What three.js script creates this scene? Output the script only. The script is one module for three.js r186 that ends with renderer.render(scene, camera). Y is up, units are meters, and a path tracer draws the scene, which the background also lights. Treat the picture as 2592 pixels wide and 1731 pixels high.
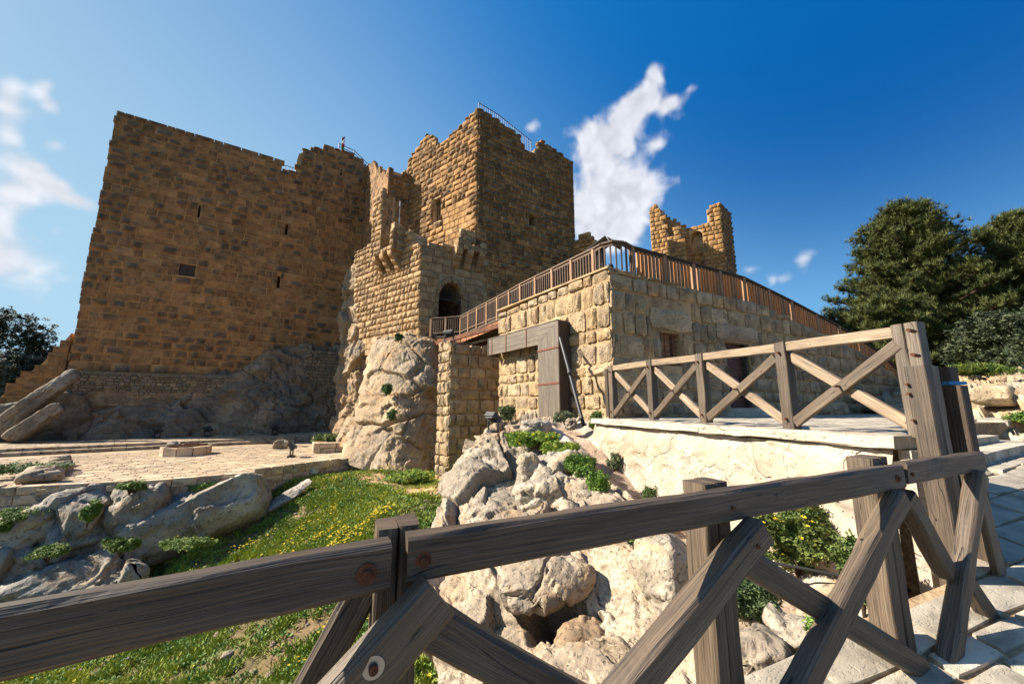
import * as THREE from 'three';
import { mergeGeometries } from 'three/addons/utils/BufferGeometryUtils.js';

// ---------------------------------------------------------------- camera, sky, sun, exposure
// eye level is y = 0; the terrace lies at -0.3, the plaza at -1.95, the ditch at about -4
const scene = new THREE.Scene();
const camera = new THREE.PerspectiveCamera(83.3, 1024 / 683, 0.1, 3000);
camera.position.set(0, 0, 0);
camera.rotation.x = THREE.MathUtils.degToRad(9.455);
const renderer = new THREE.WebGLRenderer({ antialias: true });
renderer.setSize(1024, 683);
renderer.toneMapping = THREE.LinearToneMapping;
renderer.toneMappingExposure = 2.5;
renderer.shadowMap.enabled = true;

const D2R = Math.PI / 180;
const SUN_AZ = -89 * D2R, SUN_EL = 35 * D2R;        // azimuth from straight ahead, negative = left
const sunDir = new THREE.Vector3(Math.sin(SUN_AZ) * Math.cos(SUN_EL), Math.sin(SUN_EL), -Math.cos(SUN_AZ) * Math.cos(SUN_EL));
const sun = new THREE.DirectionalLight(new THREE.Color(1.0, 0.9, 0.76), 5.0);
sun.position.copy(sunDir).multiplyScalar(120);
sun.target.position.set(0, 0, 0);
sun.castShadow = true;
sun.shadow.mapSize.set(4096, 4096);
Object.assign(sun.shadow.camera, { left: -50, right: 50, top: 50, bottom: -50, near: 1, far: 300 });
sun.shadow.radius = 1;
scene.add(sun, sun.target);

// ---------------------------------------------------------------- random numbers and noise
function rngOf(seed) { let a = (seed * 2654435761) >>> 0; return () => { a |= 0; a = a + 0x6D2B79F5 | 0; let t = Math.imul(a ^ a >>> 15, 1 | a); t = t + Math.imul(t ^ t >>> 7, 61 | t) ^ t; return ((t ^ t >>> 14) >>> 0) / 4294967296; }; }
const lerp = (a, b, t) => a + (b - a) * t, clamp = (x, a = 0, b = 1) => Math.min(b, Math.max(a, x));
const sstep = (a, b, x) => { const t = clamp((x - a) / (b - a)); return t * t * (3 - 2 * t); };
function h3(x, y, z) { let n = Math.imul(x, 374761393) + Math.imul(y, 668265263) + Math.imul(z, 2147483647 ^ 0x5bd1e995) | 0; n = Math.imul(n ^ (n >>> 13), 1274126177); return ((n ^ (n >>> 16)) >>> 0) / 4294967296; }
function vn3(x, y, z) {                       // value noise -1..1
  const xi = Math.floor(x), yi = Math.floor(y), zi = Math.floor(z); let fx = x - xi, fy = y - yi, fz = z - zi;
  fx = fx * fx * (3 - 2 * fx); fy = fy * fy * (3 - 2 * fy); fz = fz * fz * (3 - 2 * fz);
  const g = (a, b, c) => h3(xi + a, yi + b, zi + c);
  return 2 * lerp(lerp(lerp(g(0, 0, 0), g(1, 0, 0), fx), lerp(g(0, 1, 0), g(1, 1, 0), fx), fy), lerp(lerp(g(0, 0, 1), g(1, 0, 1), fx), lerp(g(0, 1, 1), g(1, 1, 1), fx), fy), fz) - 1;
}
function fbm3(x, y, z, o = 4) { let s = 0, a = 0.5; for (let i = 0; i < o; i++) { s += a * vn3(x, y, z); x = x * 2.03 + 11.3; y = y * 2.03 + 5.7; z = z * 2.03 + 7.9; a *= 0.5; } return s; }
function worley(x, y, z) {                    // F2 - F1 and F1
  const xi = Math.floor(x), yi = Math.floor(y), zi = Math.floor(z); let a = 9, b = 9, id = 0;
  for (let i = -1; i < 2; i++) for (let j = -1; j < 2; j++) for (let k = -1; k < 2; k++) {
    const X = xi + i, Y = yi + j, Z = zi + k;
    const dx = X + h3(X, Y, Z) - x, dy = Y + h3(X + 71, Y, Z) - y, dz = Z + h3(X, Y + 37, Z) - z, d = dx * dx + dy * dy + dz * dz;
    if (d < a) { b = a; a = d; id = h3(X, Y, Z + 91); } else if (d < b) b = d;
  }
  return [Math.sqrt(b) - Math.sqrt(a), Math.sqrt(a), id];
}
function pn2(x, y, px, py, s) {               // periodic value noise 0..1
  const xi = Math.floor(x), yi = Math.floor(y); let fx = x - xi, fy = y - yi; fx = fx * fx * (3 - 2 * fx); fy = fy * fy * (3 - 2 * fy);
  const m = (a, p) => ((a % p) + p) % p, g = (a, b) => h3(m(xi + a, px), m(yi + b, py), s);
  return lerp(lerp(g(0, 0), g(1, 0), fx), lerp(g(0, 1), g(1, 1), fx), fy);
}
function pf2(u, v, cx, cy, o, s) { let r = 0, a = 0.5, n = 0; for (let i = 0; i < o; i++) { r += a * pn2(u * cx, v * cy, cx, cy, s + i); n += a; cx *= 2; cy *= 2; a *= 0.5; } return r / n; }

// ---------------------------------------------------------------- sky: clear air, pale towards the sun, a few clouds
const CLOUDS = [[23.0, 42.0, 1.4, 1.2, 1.0], [21.5, 39.8, 3.0, 1.6, 1.0], [18.8, 38.9, 2.9, 1.8, 1.0], [24.9, 38.4, 2.3, 1.0, 0.9], [16.6, 36.1, 4.5, 2.4, 1.1], [12.9, 36.1, 2.4, 2.5, 1.0], [15.3, 31.0, 5.4, 3.2, 1.1], [19.4, 29.1, 3.1, 2.1, 1.0], [13.1, 26.2, 4.5, 3.4, 1.2], [17.2, 24.5, 3.7, 2.3, 1.0], [22.8, 34.4, 1.5, 1.0, 0.6], [28.0, 39.3, 0.9, 0.5, 0.4], [3.2, 38.6, 1.0, 0.7, 0.5], [-55.5, 23.6, 1.2, 2.0, 0.7], [-53.8, 21.6, 1.4, 1.2, 0.8], [-52.2, 20.5, 1.5, 0.9, 0.85], [-50.4, 19.6, 1.6, 0.8, 0.8], [-53.9, 19.3, 1.8, 1.5, 0.6], [-56.1, 26.8, 0.9, 2.0, 0.6], [-52.9, 24.1, 0.9, 0.8, 0.5], [-54.1, 28.5, 0.9, 1.2, 0.5], [-53.4, 27.4, 0.8, 0.8, 0.5], [-53.8, 12.6, 3.6, 2.4, 0.6], [-56.4, 16.0, 2.8, 4.3, 0.85], [-72, 20, 6, 5, 0.9], [-64, 27, 4, 3, 0.7], [38.9, 17.0, 1.2, 1.6, 0.5], [33.1, 17.1, 0.9, 0.6, 0.4], [36.1, 15.3, 1.5, 0.8, 0.4], [75, 30, 9, 6, 0.8], [120, 35, 12, 7, 0.9], [-140, 32, 14, 7, 0.9], [170, 25, 12, 6, 0.8]];
function skyColour(d, out) {
  const el = Math.asin(clamp(d.y, -1, 1)) / D2R, az = Math.atan2(d.x, -d.z) / D2R;
  const g = Math.acos(clamp(d.dot(sunDir), -1, 1)) / D2R, e = Math.max(el, 0);
  let daz = Math.abs(az - SUN_AZ / D2R); if (daz > 180) daz = 360 - daz;
  const A = 1 - sstep(34, 139, daz), far = sstep(50, 110, g), e0 = lerp(17, 50, A), w = Math.exp(-Math.pow(e / e0, 2.2));
  let r = lerp(0.006, 0.002, far), gg = lerp(0.185, 0.115, far), b = lerp(0.56, 0.42, far);
  r = lerp(r, lerp(0.24, 0.46, A), w); gg = lerp(gg, lerp(0.60, 0.71, A), w); b = lerp(b, lerp(0.98, 0.90, A), w);
  const q = 0.9 * Math.exp(-Math.pow(g / 17, 2)); r = lerp(r, 0.95, q); gg = lerp(gg, 0.97, q); b = lerp(b, 0.97, q);
  const X = 1 / 2.5; r *= X; gg *= X; b *= X;
  let f = 0;
  for (const c of CLOUDS) { const x = (az - c[0]) / c[2], y = (el - c[1]) / c[3], s = x * x + y * y; if (s < 9) f = f + c[4] * Math.exp(-s * 1.1); }
  if (f > 0.03) {
    const wv = fbm3(az * 0.2, el * 0.25, 1.7, 3) * 2, n = fbm3(az * 0.26 + wv, el * 0.32 + wv, 3.3, 5), n2 = fbm3(az * 0.75 + 9 + wv, el * 0.9, 8.1, 4);
    const den = sstep(0.16, 0.95, f * 1.15 + n * 0.6 + n2 * 0.35);
    const lit = clamp(0.86 + 0.20 * n2 - 0.10 * sstep(1.0, 2.2, f) + 0.10 * n);
    const a = den * 0.93;
    r = lerp(r, 0.385 * lit, a); gg = lerp(gg, 0.395 * lit, a); b = lerp(b, 0.415 * lit + 0.01, a);
  }
  if (el < 0) { const t = sstep(0, -12, el); r = lerp(r, 0.09, t); gg = lerp(gg, 0.08, t); b = lerp(b, 0.06, t); }
  out[0] = r; out[1] = gg; out[2] = b;
}
{
  const W = 2048, H = 1024, data = new Float32Array(W * H * 4), d = new THREE.Vector3(), c = [0, 0, 0];
  for (let j = 0; j < H; j++) { const v = (j + 0.5) / H, el = (v - 0.5) * Math.PI; for (let i = 0; i < W; i++) {
    const th = ((i + 0.5) / W - 0.5) * 2 * Math.PI; d.set(Math.cos(th) * Math.cos(el), Math.sin(el), Math.sin(th) * Math.cos(el));
    skyColour(d, c); const o = (j * W + i) * 4; data[o] = c[0]; data[o + 1] = c[1]; data[o + 2] = c[2]; data[o + 3] = 1; } }
  const t = new THREE.DataTexture(data, W, H, THREE.RGBAFormat, THREE.FloatType);
  t.mapping = THREE.EquirectangularReflectionMapping; t.magFilter = t.minFilter = THREE.LinearFilter; t.wrapS = THREE.RepeatWrapping; t.needsUpdate = true;
  scene.background = t; scene.environment = t;
}

// ---------------------------------------------------------------- textures (colour and grain only)
function tex(w, h, fn, metresU, metresV, srgb) {
  const d = new Uint8Array(w * h * 4);
  for (let j = 0; j < h; j++) for (let i = 0; i < w; i++) { const c = fn(i / w, j / h), o = (j * w + i) * 4; d[o] = clamp(c[0]) * 255; d[o + 1] = clamp(c[1]) * 255; d[o + 2] = clamp(c[2]) * 255; d[o + 3] = 255; }
  const t = new THREE.DataTexture(d, w, h); t.wrapS = t.wrapT = THREE.RepeatWrapping; t.magFilter = THREE.LinearFilter; t.minFilter = THREE.LinearMipmapLinearFilter; t.generateMipmaps = true; t.anisotropy = 8;
  t.repeat.set(1 / metresU, 1 / metresV); if (srgb) t.colorSpace = THREE.SRGBColorSpace; t.needsUpdate = true; return t;
}
const g1 = v => [v, v, v];
const T = {};
T.stoneBump = tex(512, 512, (u, v) => { const a = pf2(u, v, 8, 8, 5, 1), p = pn2(u * 90, v * 90, 90, 90, 7), p2 = pn2(u * 40, v * 40, 40, 40, 9); return g1(0.25 + 0.6 * a - 0.28 * sstep(0.72, 0.92, p) - 0.3 * sstep(0.74, 0.9, p2)); }, 1.6, 1.6);
T.stoneCol = tex(512, 512, (u, v) => { const a = pf2(u, v, 5, 5, 5, 21), b = pf2(u, v, 12, 12, 4, 33), l = sstep(0.60, 0.74, pf2(u, v, 9, 9, 4, 45)), w = sstep(0.66, 0.78, pf2(u, v, 22, 22, 3, 57)); let m = 0.90 + 0.42 * (a - 0.5) + 0.22 * (b - 0.5); let c = [m, m * 0.98, m * 0.95]; c = c.map((x, i) => lerp(x, [0.58, 0.57, 0.55][i], l * 0.5)); return c.map((x, i) => lerp(x, [0.98, 0.97, 0.94][i], w * 0.35)); }, 2.6, 2.6, true);
T.rockBump = tex(1024, 1024, (u, v) => { const a = pf2(u, v, 8, 8, 7, 61), r = Math.abs(2 * pf2(u, v, 14, 12, 5, 71) - 1), p = pf2(u, v, 60, 60, 3, 77); return g1(0.1 + 0.75 * a + 0.15 * sstep(0, 0.3, r) - 0.12 * sstep(0.6, 0.85, p)); }, 2.2, 2.2);
T.rockCol = tex(512, 512, (u, v) => { const a = pf2(u, v, 4, 4, 5, 81), b = pf2(u, v, 14, 14, 4, 91), l = sstep(0.56, 0.70, pf2(u, v, 6, 6, 5, 95)), o = sstep(0.60, 0.74, pf2(u, v, 5, 5, 4, 99)), sp = sstep(0.75, 0.9, pn2(u * 70, v * 70, 70, 70, 104)); let m = 0.90 + 0.45 * (a - 0.5) + 0.24 * (b - 0.5); let c = [m, m * 0.98, m * 0.95]; c = c.map((x, i) => lerp(x, [0.66, 0.65, 0.63][i], l * 0.4)); c = c.map((x, i) => lerp(x, [0.88, 0.72, 0.52][i], o * 0.4)); return c.map(x => x * (1 - 0.28 * sp)); }, 2.3, 2.3, true);
function woodField(u, v) {                     // u along the grain (2 m), v across (0.5 m)
  let w = v + 0.012 * (pf2(u, v, 4, 3, 3, 111) - 0.5) * 4;
  for (const [ku, kv, r] of [[0.17, 0.3, 0.03], [0.62, 0.72, 0.036], [0.42, 0.12, 0.022], [0.86, 0.45, 0.03]]) { const dx = (u - ku) * 4, dy = v - kv, d = Math.hypot(dx * 0.55, dy) / r; w += 0.030 * Math.sign(dy) * Math.exp(-d * d * 0.35); }
  const fine = pf2(u, w, 12, 190, 3, 121), mid = pf2(u, w, 4, 60, 3, 131), broad = pf2(u, v, 3, 6, 4, 141);
  let knot = 0; for (const [ku, kv, r] of [[0.17, 0.3, 0.03], [0.62, 0.72, 0.036], [0.42, 0.12, 0.022], [0.86, 0.45, 0.03]]) knot = Math.max(knot, 1 - sstep(0.6, 1.1, Math.hypot((u - ku) * 4 * 0.8, v - kv) / (r * 0.6)));
  const ck = 1 - Math.abs(2 * pf2(u, w, 2, 22, 2, 151) - 1), crack = sstep(0.975, 0.998, ck) * sstep(0.52, 0.64, pf2(u, v, 5, 9, 2, 161));
  const chk = sstep(0.70, 0.86, pn2(u * 8, w * 170, 8, 170, 171)) * 0.6;
  return { fine, mid, broad, knot, crack, chk };
}
T.woodCol = tex(1024, 512, (u, v) => { const f = woodField(u, v); let m = 0.78 + 0.55 * (f.fine - 0.5) + 0.22 * (f.mid - 0.5) + 0.30 * (f.broad - 0.5); let c = [m * 1.03, m * 0.965, m * 0.89]; c = c.map((x, i) => lerp(x, [0.23, 0.15, 0.10][i], f.knot * 0.75)); return c.map(x => x * (1 - 0.78 * f.crack) * (1 - 0.35 * f.chk)); }, 2, 0.5, true);
T.woodBump = tex(1024, 512, (u, v) => { const f = woodField(u, v); return g1(0.5 + 0.45 * (f.fine - 0.5) + 0.35 * (f.mid - 0.5) - 0.9 * f.crack - 0.25 * f.chk); }, 2, 0.5);
T.plasterCol = tex(512, 512, (u, v) => { const a = pf2(u, v, 3, 3, 5, 201), b = pf2(u, v, 10, 10, 4, 211), st = sstep(0.58, 0.72, pf2(u, v, 5, 4, 5, 221)), g = sstep(0.64, 0.74, pf2(u, v, 7, 7, 4, 231)); let m = 0.92 + 0.22 * (a - 0.5) + 0.12 * (b - 0.5); let c = [m, m * 0.965, m * 0.92]; c = c.map((x, i) => lerp(x, [0.88, 0.78, 0.67][i], st * 0.4)); return c.map((x, i) => lerp(x, [0.74, 0.73, 0.71][i], g * 0.5)); }, 2.4, 2.4, true);
T.plasterBump = tex(512, 512, (u, v) => { const r = 1 - Math.abs(2 * pf2(u, v, 4, 4, 4, 241) - 1), p = pn2(u * 60, v * 60, 60, 60, 251); return g1(0.5 + 0.4 * (pf2(u, v, 8, 8, 5, 245) - 0.5) - 0.3 * sstep(0.965, 1, r) - 0.2 * sstep(0.78, 0.92, p)); }, 2.4, 2.4);
T.soilCol = tex(512, 512, (u, v) => { const a = pf2(u, v, 6, 6, 5, 261), b = pn2(u * 90, v * 90, 90, 90, 271); const m = 0.8 + 0.5 * (a - 0.5) + 0.3 * (b - 0.5); return [m, m * 0.95, m * 0.88]; }, 2, 2, true);

// ---------------------------------------------------------------- materials
const REFL = 0.80;                             // overall reflectance of weathered surfaces
const rgb = (r, g, b) => new THREE.Color().setRGB(r * REFL, g * REFL, b * REFL);
const mat = (o) => new THREE.MeshStandardMaterial({ roughness: 0.92, metalness: 0, ...o });
const stoneMats = (tones, bump = 0.02) => tones.map(c => mat({ color: rgb(...c), map: T.stoneCol, bumpMap: T.stoneBump, bumpScale: bump, vertexColors: true }));
const restMat = (bump = 0.02) => mat({ color: rgb(1, 1, 1), map: T.stoneCol, bumpMap: T.stoneBump, bumpScale: bump, vertexColors: true });
const TONE = {
  keep: [[0.57, 0.285, 0.10], [0.54, 0.28, 0.105], [0.61, 0.315, 0.115], [0.50, 0.27, 0.11], [0.57, 0.31, 0.12], [0.52, 0.30, 0.135]],
  tower: [[0.62, 0.345, 0.125], [0.57, 0.32, 0.12], [0.66, 0.385, 0.15], [0.52, 0.295, 0.12], [0.60, 0.325, 0.11], [0.54, 0.325, 0.14]],
  gate: [[0.66, 0.425, 0.205], [0.60, 0.385, 0.19], [0.70, 0.47, 0.24], [0.56, 0.375, 0.20]],
  house: [[0.62, 0.455, 0.27], [0.55, 0.405, 0.24], [0.66, 0.505, 0.325], [0.48, 0.36, 0.22], [0.60, 0.415, 0.23], [0.53, 0.405, 0.275]],
  paving: [[0.80, 0.62, 0.42], [0.76, 0.59, 0.405], [0.83, 0.665, 0.465], [0.72, 0.575, 0.41], [0.79, 0.605, 0.405]],
  marble: [[0.66, 0.60, 0.50], [0.60, 0.55, 0.46], [0.70, 0.64, 0.54], [0.56, 0.515, 0.44]],
};
const MS = {}; for (const k in TONE) MS[k] = stoneMats(TONE[k], k === 'house' ? 0.09 : k === 'marble' || k === 'paving' ? 0.008 : 0.03);
const M = {
  rest: restMat(0.03), restFlat: restMat(0.008),
  mortarKeep: mat({ color: rgb(0.70, 0.42, 0.175), map: T.stoneCol, bumpMap: T.stoneBump, bumpScale: 0.02 }),
  mortarTower: mat({ color: rgb(0.66, 0.49, 0.29), map: T.stoneCol, bumpMap: T.stoneBump, bumpScale: 0.02 }),
  mortarHouse: mat({ color: rgb(0.58, 0.415, 0.235), map: T.stoneCol, bumpMap: T.stoneBump, bumpScale: 0.03 }),
  jointPale: mat({ color: rgb(0.74, 0.58, 0.40), map: T.soilCol }),
  joint: mat({ color: rgb(0.54, 0.42, 0.285), map: T.soilCol }),
  rock: mat({ color: rgb(1, 1, 1), map: T.rockCol, bumpMap: T.rockBump, bumpScale: 0.045, vertexColors: true }),
  plaster: mat({ color: rgb(0.655, 0.58, 0.50), map: T.plasterCol, bumpMap: T.plasterBump, bumpScale: 0.05 }),
  soil: mat({ color: rgb(0.36, 0.27, 0.165), map: T.soilCol, vertexColors: true }),
  farGround: mat({ color: rgb(0.16, 0.15, 0.08), map: T.soilCol }),
  wood: mat({ color: rgb(0.15, 0.124, 0.10), map: T.woodCol, bumpMap: T.woodBump, bumpScale: 0.005, roughness: 0.56 }),
  woodB: mat({ color: rgb(0.205, 0.17, 0.135), map: T.woodCol, bumpMap: T.woodBump, bumpScale: 0.005, roughness: 0.56 }),
  woodPale: mat({ color: rgb(0.50, 0.415, 0.315), map: T.woodCol, bumpMap: T.woodBump, bumpScale: 0.005, roughness: 0.56 }),
  woodGrey: mat({ color: rgb(0.25, 0.225, 0.195), map: T.woodCol, bumpMap: T.woodBump, bumpScale: 0.005, roughness: 0.56 }),
  woodDark: mat({ color: rgb(0.11, 0.085, 0.065), map: T.woodCol, bumpMap: T.woodBump, bumpScale: 0.005, roughness: 0.8 }),
  woodRail: mat({ color: rgb(0.21, 0.135, 0.09), map: T.woodCol, bumpMap: T.woodBump, bumpScale: 0.003, roughness: 0.7 }),
  woodOrange: mat({ color: rgb(0.84, 0.42, 0.155), map: T.woodCol, bumpMap: T.woodBump, bumpScale: 0.003, roughness: 0.7 }),
  woodPost: mat({ color: rgb(0.56, 0.35, 0.205), map: T.woodCol, bumpMap: T.woodBump, bumpScale: 0.003, roughness: 0.7 }),
  doorWood: mat({ color: rgb(0.20, 0.085, 0.07), map: T.woodCol, bumpMap: T.woodBump, bumpScale: 0.004, roughness: 0.7 }),
  shutter: mat({ color: rgb(0.13, 0.09, 0.08), map: T.woodCol, bumpMap: T.woodBump, bumpScale: 0.004 }),
  iron: mat({ color: rgb(0.05, 0.045, 0.045), roughness: 0.6, metalness: 0.4 }),
  rust: mat({ color: rgb(0.20, 0.075, 0.035), roughness: 0.85, metalness: 0.2, map: T.stoneCol, bumpMap: T.stoneBump, bumpScale: 0.004 }),
  band: mat({ color: rgb(0.19, 0.055, 0.03), roughness: 0.8 }),
  rustPanel: mat({ color: rgb(0.50, 0.20, 0.08), roughness: 0.8, map: T.stoneCol }),
  steel: mat({ color: rgb(0.45, 0.47, 0.50), roughness: 0.35, metalness: 0.9 }),
  blackPlastic: mat({ color: rgb(0.035, 0.035, 0.04), roughness: 0.5 }),
  lampGlass: mat({ color: rgb(0.06, 0.08, 0.11), roughness: 0.15 }),
  darkRoom: mat({ color: rgb(0.06, 0.05, 0.04) }),
  boxGreen: mat({ color: rgb(0.55, 0.62, 0.52), roughness: 0.6 }),
  blue: mat({ color: rgb(0.03, 0.30, 0.62), roughness: 0.5 }),
  railBlue: mat({ color: rgb(0.10, 0.12, 0.19), roughness: 0.5, metalness: 0.5 }),
  red: mat({ color: rgb(0.45, 0.03, 0.03) }), white: mat({ color: rgb(0.8, 0.8, 0.8) }), green: mat({ color: rgb(0.03, 0.25, 0.08) }), black: mat({ color: rgb(0.02, 0.02, 0.02) }),
  bark: mat({ color: rgb(0.17, 0.12, 0.085), map: T.woodCol, bumpMap: T.woodBump, bumpScale: 0.02 }),
  soilDark: mat({ color: rgb(0.2, 0.15, 0.1) }),
  leaf: mat({ color: rgb(1, 1, 1), roughness: 0.75, side: THREE.DoubleSide }),
};

// ---------------------------------------------------------------- naming helpers
const taken = {};
function numbered(n) { const k = taken[n] = (taken[n] ?? -1) + 1; return k ? `${n}_${String(k).padStart(3, '0')}` : n; }
function shadow(o) { o.castShadow = o.receiveShadow = true; return o; }
function thing(name, label, category, pos = [0, 0, 0], group) {
  const o = new THREE.Group(); o.name = numbered(name); o.position.set(...pos); o.userData = { label, category }; if (group) o.userData.group = group; scene.add(o); return o;
}
function part(parent, name, geo, m, label) { const o = shadow(new THREE.Mesh(geo, m)); o.name = name; if (label) o.userData.label = label; parent.add(o); return o; }
function struct(name, geo, m) { const o = shadow(new THREE.Mesh(geo, m)); o.name = numbered(name); o.userData.kind = 'structure'; scene.add(o); return o; }
function structGroup(name, pos = [0, 0, 0]) { const o = new THREE.Group(); o.name = numbered(name); o.position.set(...pos); o.userData.kind = 'structure'; scene.add(o); return o; }
const V = (x, y, z) => new THREE.Vector3(x, y, z);
// the keep, the plaza before it and the boulders below were surveyed at a smaller scale: set them at true size and distance
const KS = 1.22;
const trueSize = (o) => { o.position.multiplyScalar(KS); o.scale.multiplyScalar(KS); return o; };

// ---------------------------------------------------------------- geometry helpers
function flatten(g) { const h = g.index ? g.toNonIndexed() : g; if (!h.attributes.normal) h.computeVertexNormals(); return h; }
function boxUV(g, off = 0) {                    // metres, by the face's main axis
  g = g.index ? g.toNonIndexed() : g; g.computeVertexNormals(); const p = g.attributes.position, n = g.attributes.normal, uv = new Float32Array(p.count * 2);
  for (let i = 0; i < p.count; i += 3) {
    let ax = 0, ay = 0, az = 0; for (let k = 0; k < 3; k++) { ax += Math.abs(n.getX(i + k)); ay += Math.abs(n.getY(i + k)); az += Math.abs(n.getZ(i + k)); }
    for (let k = 0; k < 3; k++) { const x = p.getX(i + k), y = p.getY(i + k), z = p.getZ(i + k); const j = (i + k) * 2;
      if (ay > ax && ay > az) { uv[j] = x + off; uv[j + 1] = z; } else if (ax > az) { uv[j] = z + off; uv[j + 1] = y; } else { uv[j] = x + off; uv[j + 1] = y; } }
  }
  g.setAttribute('uv', new THREE.BufferAttribute(uv, 2)); return g;
}
const box = (w, h, d, x = 0, y = 0, z = 0) => { const g = new THREE.BoxGeometry(w, h, d); g.translate(x, y, z); return boxUV(g, x * 1.7 + z); };
// masonry block: front face rough, margins drafted, sides running back into the wall; x and y are scaled to size, z is metres
function blockGeo(seed, { nx = 5, ny = 4, boss = 0.05, rough = 0.02, depth = 0.25, patina = 0, pcol = [0.4, 0.4, 0.42], inset = 0.04, edge = 0.16, round = 0.0, xs, ys } = {}) {
  if (xs) nx = xs.length - 1; if (ys) ny = ys.length - 1;
  const r = rngOf(seed), P = [], UV = [], C = [], idx = [], ou = r() * 3, ov = r() * 3, sx = seed * 13.7;
  const co = (t) => { const c = t * 2 - 1; return 0.5 * Math.sign(c) * Math.pow(Math.abs(c), 0.55); };
  for (let j = 0; j <= ny; j++) for (let i = 0; i <= nx; i++) {
    let x = xs ? xs[i] : co(i / nx), y = ys ? ys[j] : co(j / ny); const e = Math.min(0.5 - Math.abs(x), 0.5 - Math.abs(y)), m = sstep(edge * 0.3, edge, e);
    const n = vn3(x * 3.1 + sx, y * 2.4 + sx, 1.5), n2 = vn3(x * 7 + sx, y * 6 + sx, 5.5);
    let z = m * (boss * (0.62 + 0.55 * n) + rough * n2) + (1 - m) * rough * 0.25 * n2;
    if (i === 0 || i === nx || j === 0 || j === ny) { const cx = (i === 0 || i === nx) && (j === 0 || j === ny); x *= 1 - inset * r() - (cx ? round : 0); y *= 1 - inset * 1.6 * r() - (cx ? round * 1.4 : 0); z -= (cx ? round * 0.25 : 0); }
    else { x += (r() - 0.5) * 0.05; y += (r() - 0.5) * 0.07; }
    P.push(x, y, z); UV.push(x * 0.75 + ou, y * 0.45 + ov);
    const k = patina * sstep(0.1, 0.9, m) * clamp(0.75 + 0.6 * n2); C.push(lerp(1, pcol[0], k), lerp(1, pcol[1], k), lerp(1, pcol[2], k));
  }
  const w = nx + 1; for (let j = 0; j < ny; j++) for (let i = 0; i < nx; i++) { const a = j * w + i; idx.push(a, a + 1, a + w + 1, a, a + w + 1, a + w); }
  let f = new THREE.BufferGeometry(); f.setAttribute('position', new THREE.Float32BufferAttribute(P, 3)); f.setAttribute('uv', new THREE.Float32BufferAttribute(UV, 2)); f.setAttribute('color', new THREE.Float32BufferAttribute(C, 3)); f.setIndex(idx); f.computeVertexNormals(); f = f.toNonIndexed();
  const ring = []; for (let i = 0; i < nx; i++) ring.push(i); for (let j = 0; j < ny; j++) ring.push(j * w + nx); for (let i = nx; i > 0; i--) ring.push(ny * w + i); for (let j = ny; j > 0; j--) ring.push(j * w);
  const SP = [], SU = [], SC = []; const put = (a, z) => { SP.push(P[a * 3], P[a * 3 + 1], z ?? P[a * 3 + 2]); SU.push(P[a * 3] * 0.75 + ou, P[a * 3 + 1] * 0.45 + ov + (z ?? 0)); SC.push(C[a * 3], C[a * 3 + 1], C[a * 3 + 2]); };
  ring.forEach((a, q) => { const b = ring[(q + 1) % ring.length]; put(a, -depth); put(b, -depth); put(b); put(a, -depth); put(b); put(a); });
  const s = new THREE.BufferGeometry(); s.setAttribute('position', new THREE.Float32BufferAttribute(SP, 3)); s.setAttribute('uv', new THREE.Float32BufferAttribute(SU, 2)); s.setAttribute('color', new THREE.Float32BufferAttribute(SC, 3)); s.computeVertexNormals();
  return mergeGeometries([f, s]);
}
const GEO = {
  flush: [...Array(8)].map((_, i) => blockGeo(10 + i, { boss: 0.012, rough: 0.022 })),
  worn: [...Array(8)].map((_, i) => blockGeo(30 + i, { boss: 0.03, rough: 0.04, patina: 0.38, pcol: [0.52, 0.56, 0.62] })),
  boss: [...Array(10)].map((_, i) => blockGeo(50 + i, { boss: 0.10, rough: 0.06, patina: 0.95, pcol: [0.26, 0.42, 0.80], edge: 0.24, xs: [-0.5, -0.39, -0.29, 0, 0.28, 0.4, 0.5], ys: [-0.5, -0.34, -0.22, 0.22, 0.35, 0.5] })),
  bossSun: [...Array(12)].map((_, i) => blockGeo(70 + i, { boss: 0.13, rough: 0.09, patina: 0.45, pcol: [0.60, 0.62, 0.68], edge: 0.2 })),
  bossShade: [...Array(10)].map((_, i) => blockGeo(90 + i, { boss: 0.12, rough: 0.07, patina: 0.95, pcol: [0.24, 0.33, 0.52], edge: 0.2, xs: [-0.5, -0.41, -0.31, 0, 0.3, 0.42, 0.5], ys: [-0.5, -0.37, -0.24, 0.2, 0.36, 0.5] })),  // patina here also holds painted shade for the tower's shaded right face
  small: [...Array(10)].map((_, i) => blockGeo(180 + i, { boss: 0.07, rough: 0.05, patina: 0.3, pcol: [0.62, 0.66, 0.72], edge: 0.2 })),
  rough: [...Array(14)].map((_, i) => blockGeo(110 + i, { nx: 8, ny: 6, boss: 0.06, rough: 0.055, patina: 0.3, pcol: [0.68, 0.72, 0.78], inset: 0.12, edge: 0.2, round: 0.05, depth: 0.3 })),
  slab: [...Array(8)].map((_, i) => blockGeo(140 + i, { nx: 3, ny: 3, boss: 0.006, rough: 0.006, depth: 0.12, inset: 0.07 })),
  cobble: [...Array(8)].map((_, i) => blockGeo(160 + i, { nx: 3, ny: 3, boss: 0.07, rough: 0.03, inset: 0.16, edge: 0.4, round: 0.1, depth: 0.2 })),
};
function inPoly(poly, x, y) { let c = false; for (let i = 0, j = poly.length - 1; i < poly.length; j = i++) { const [xi, yi] = poly[i], [xj, yj] = poly[j]; if ((yi > y) !== (yj > y) && x < (xj - xi) * (y - yi) / (yj - yi) + xi) c = !c; } return c; }
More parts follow.
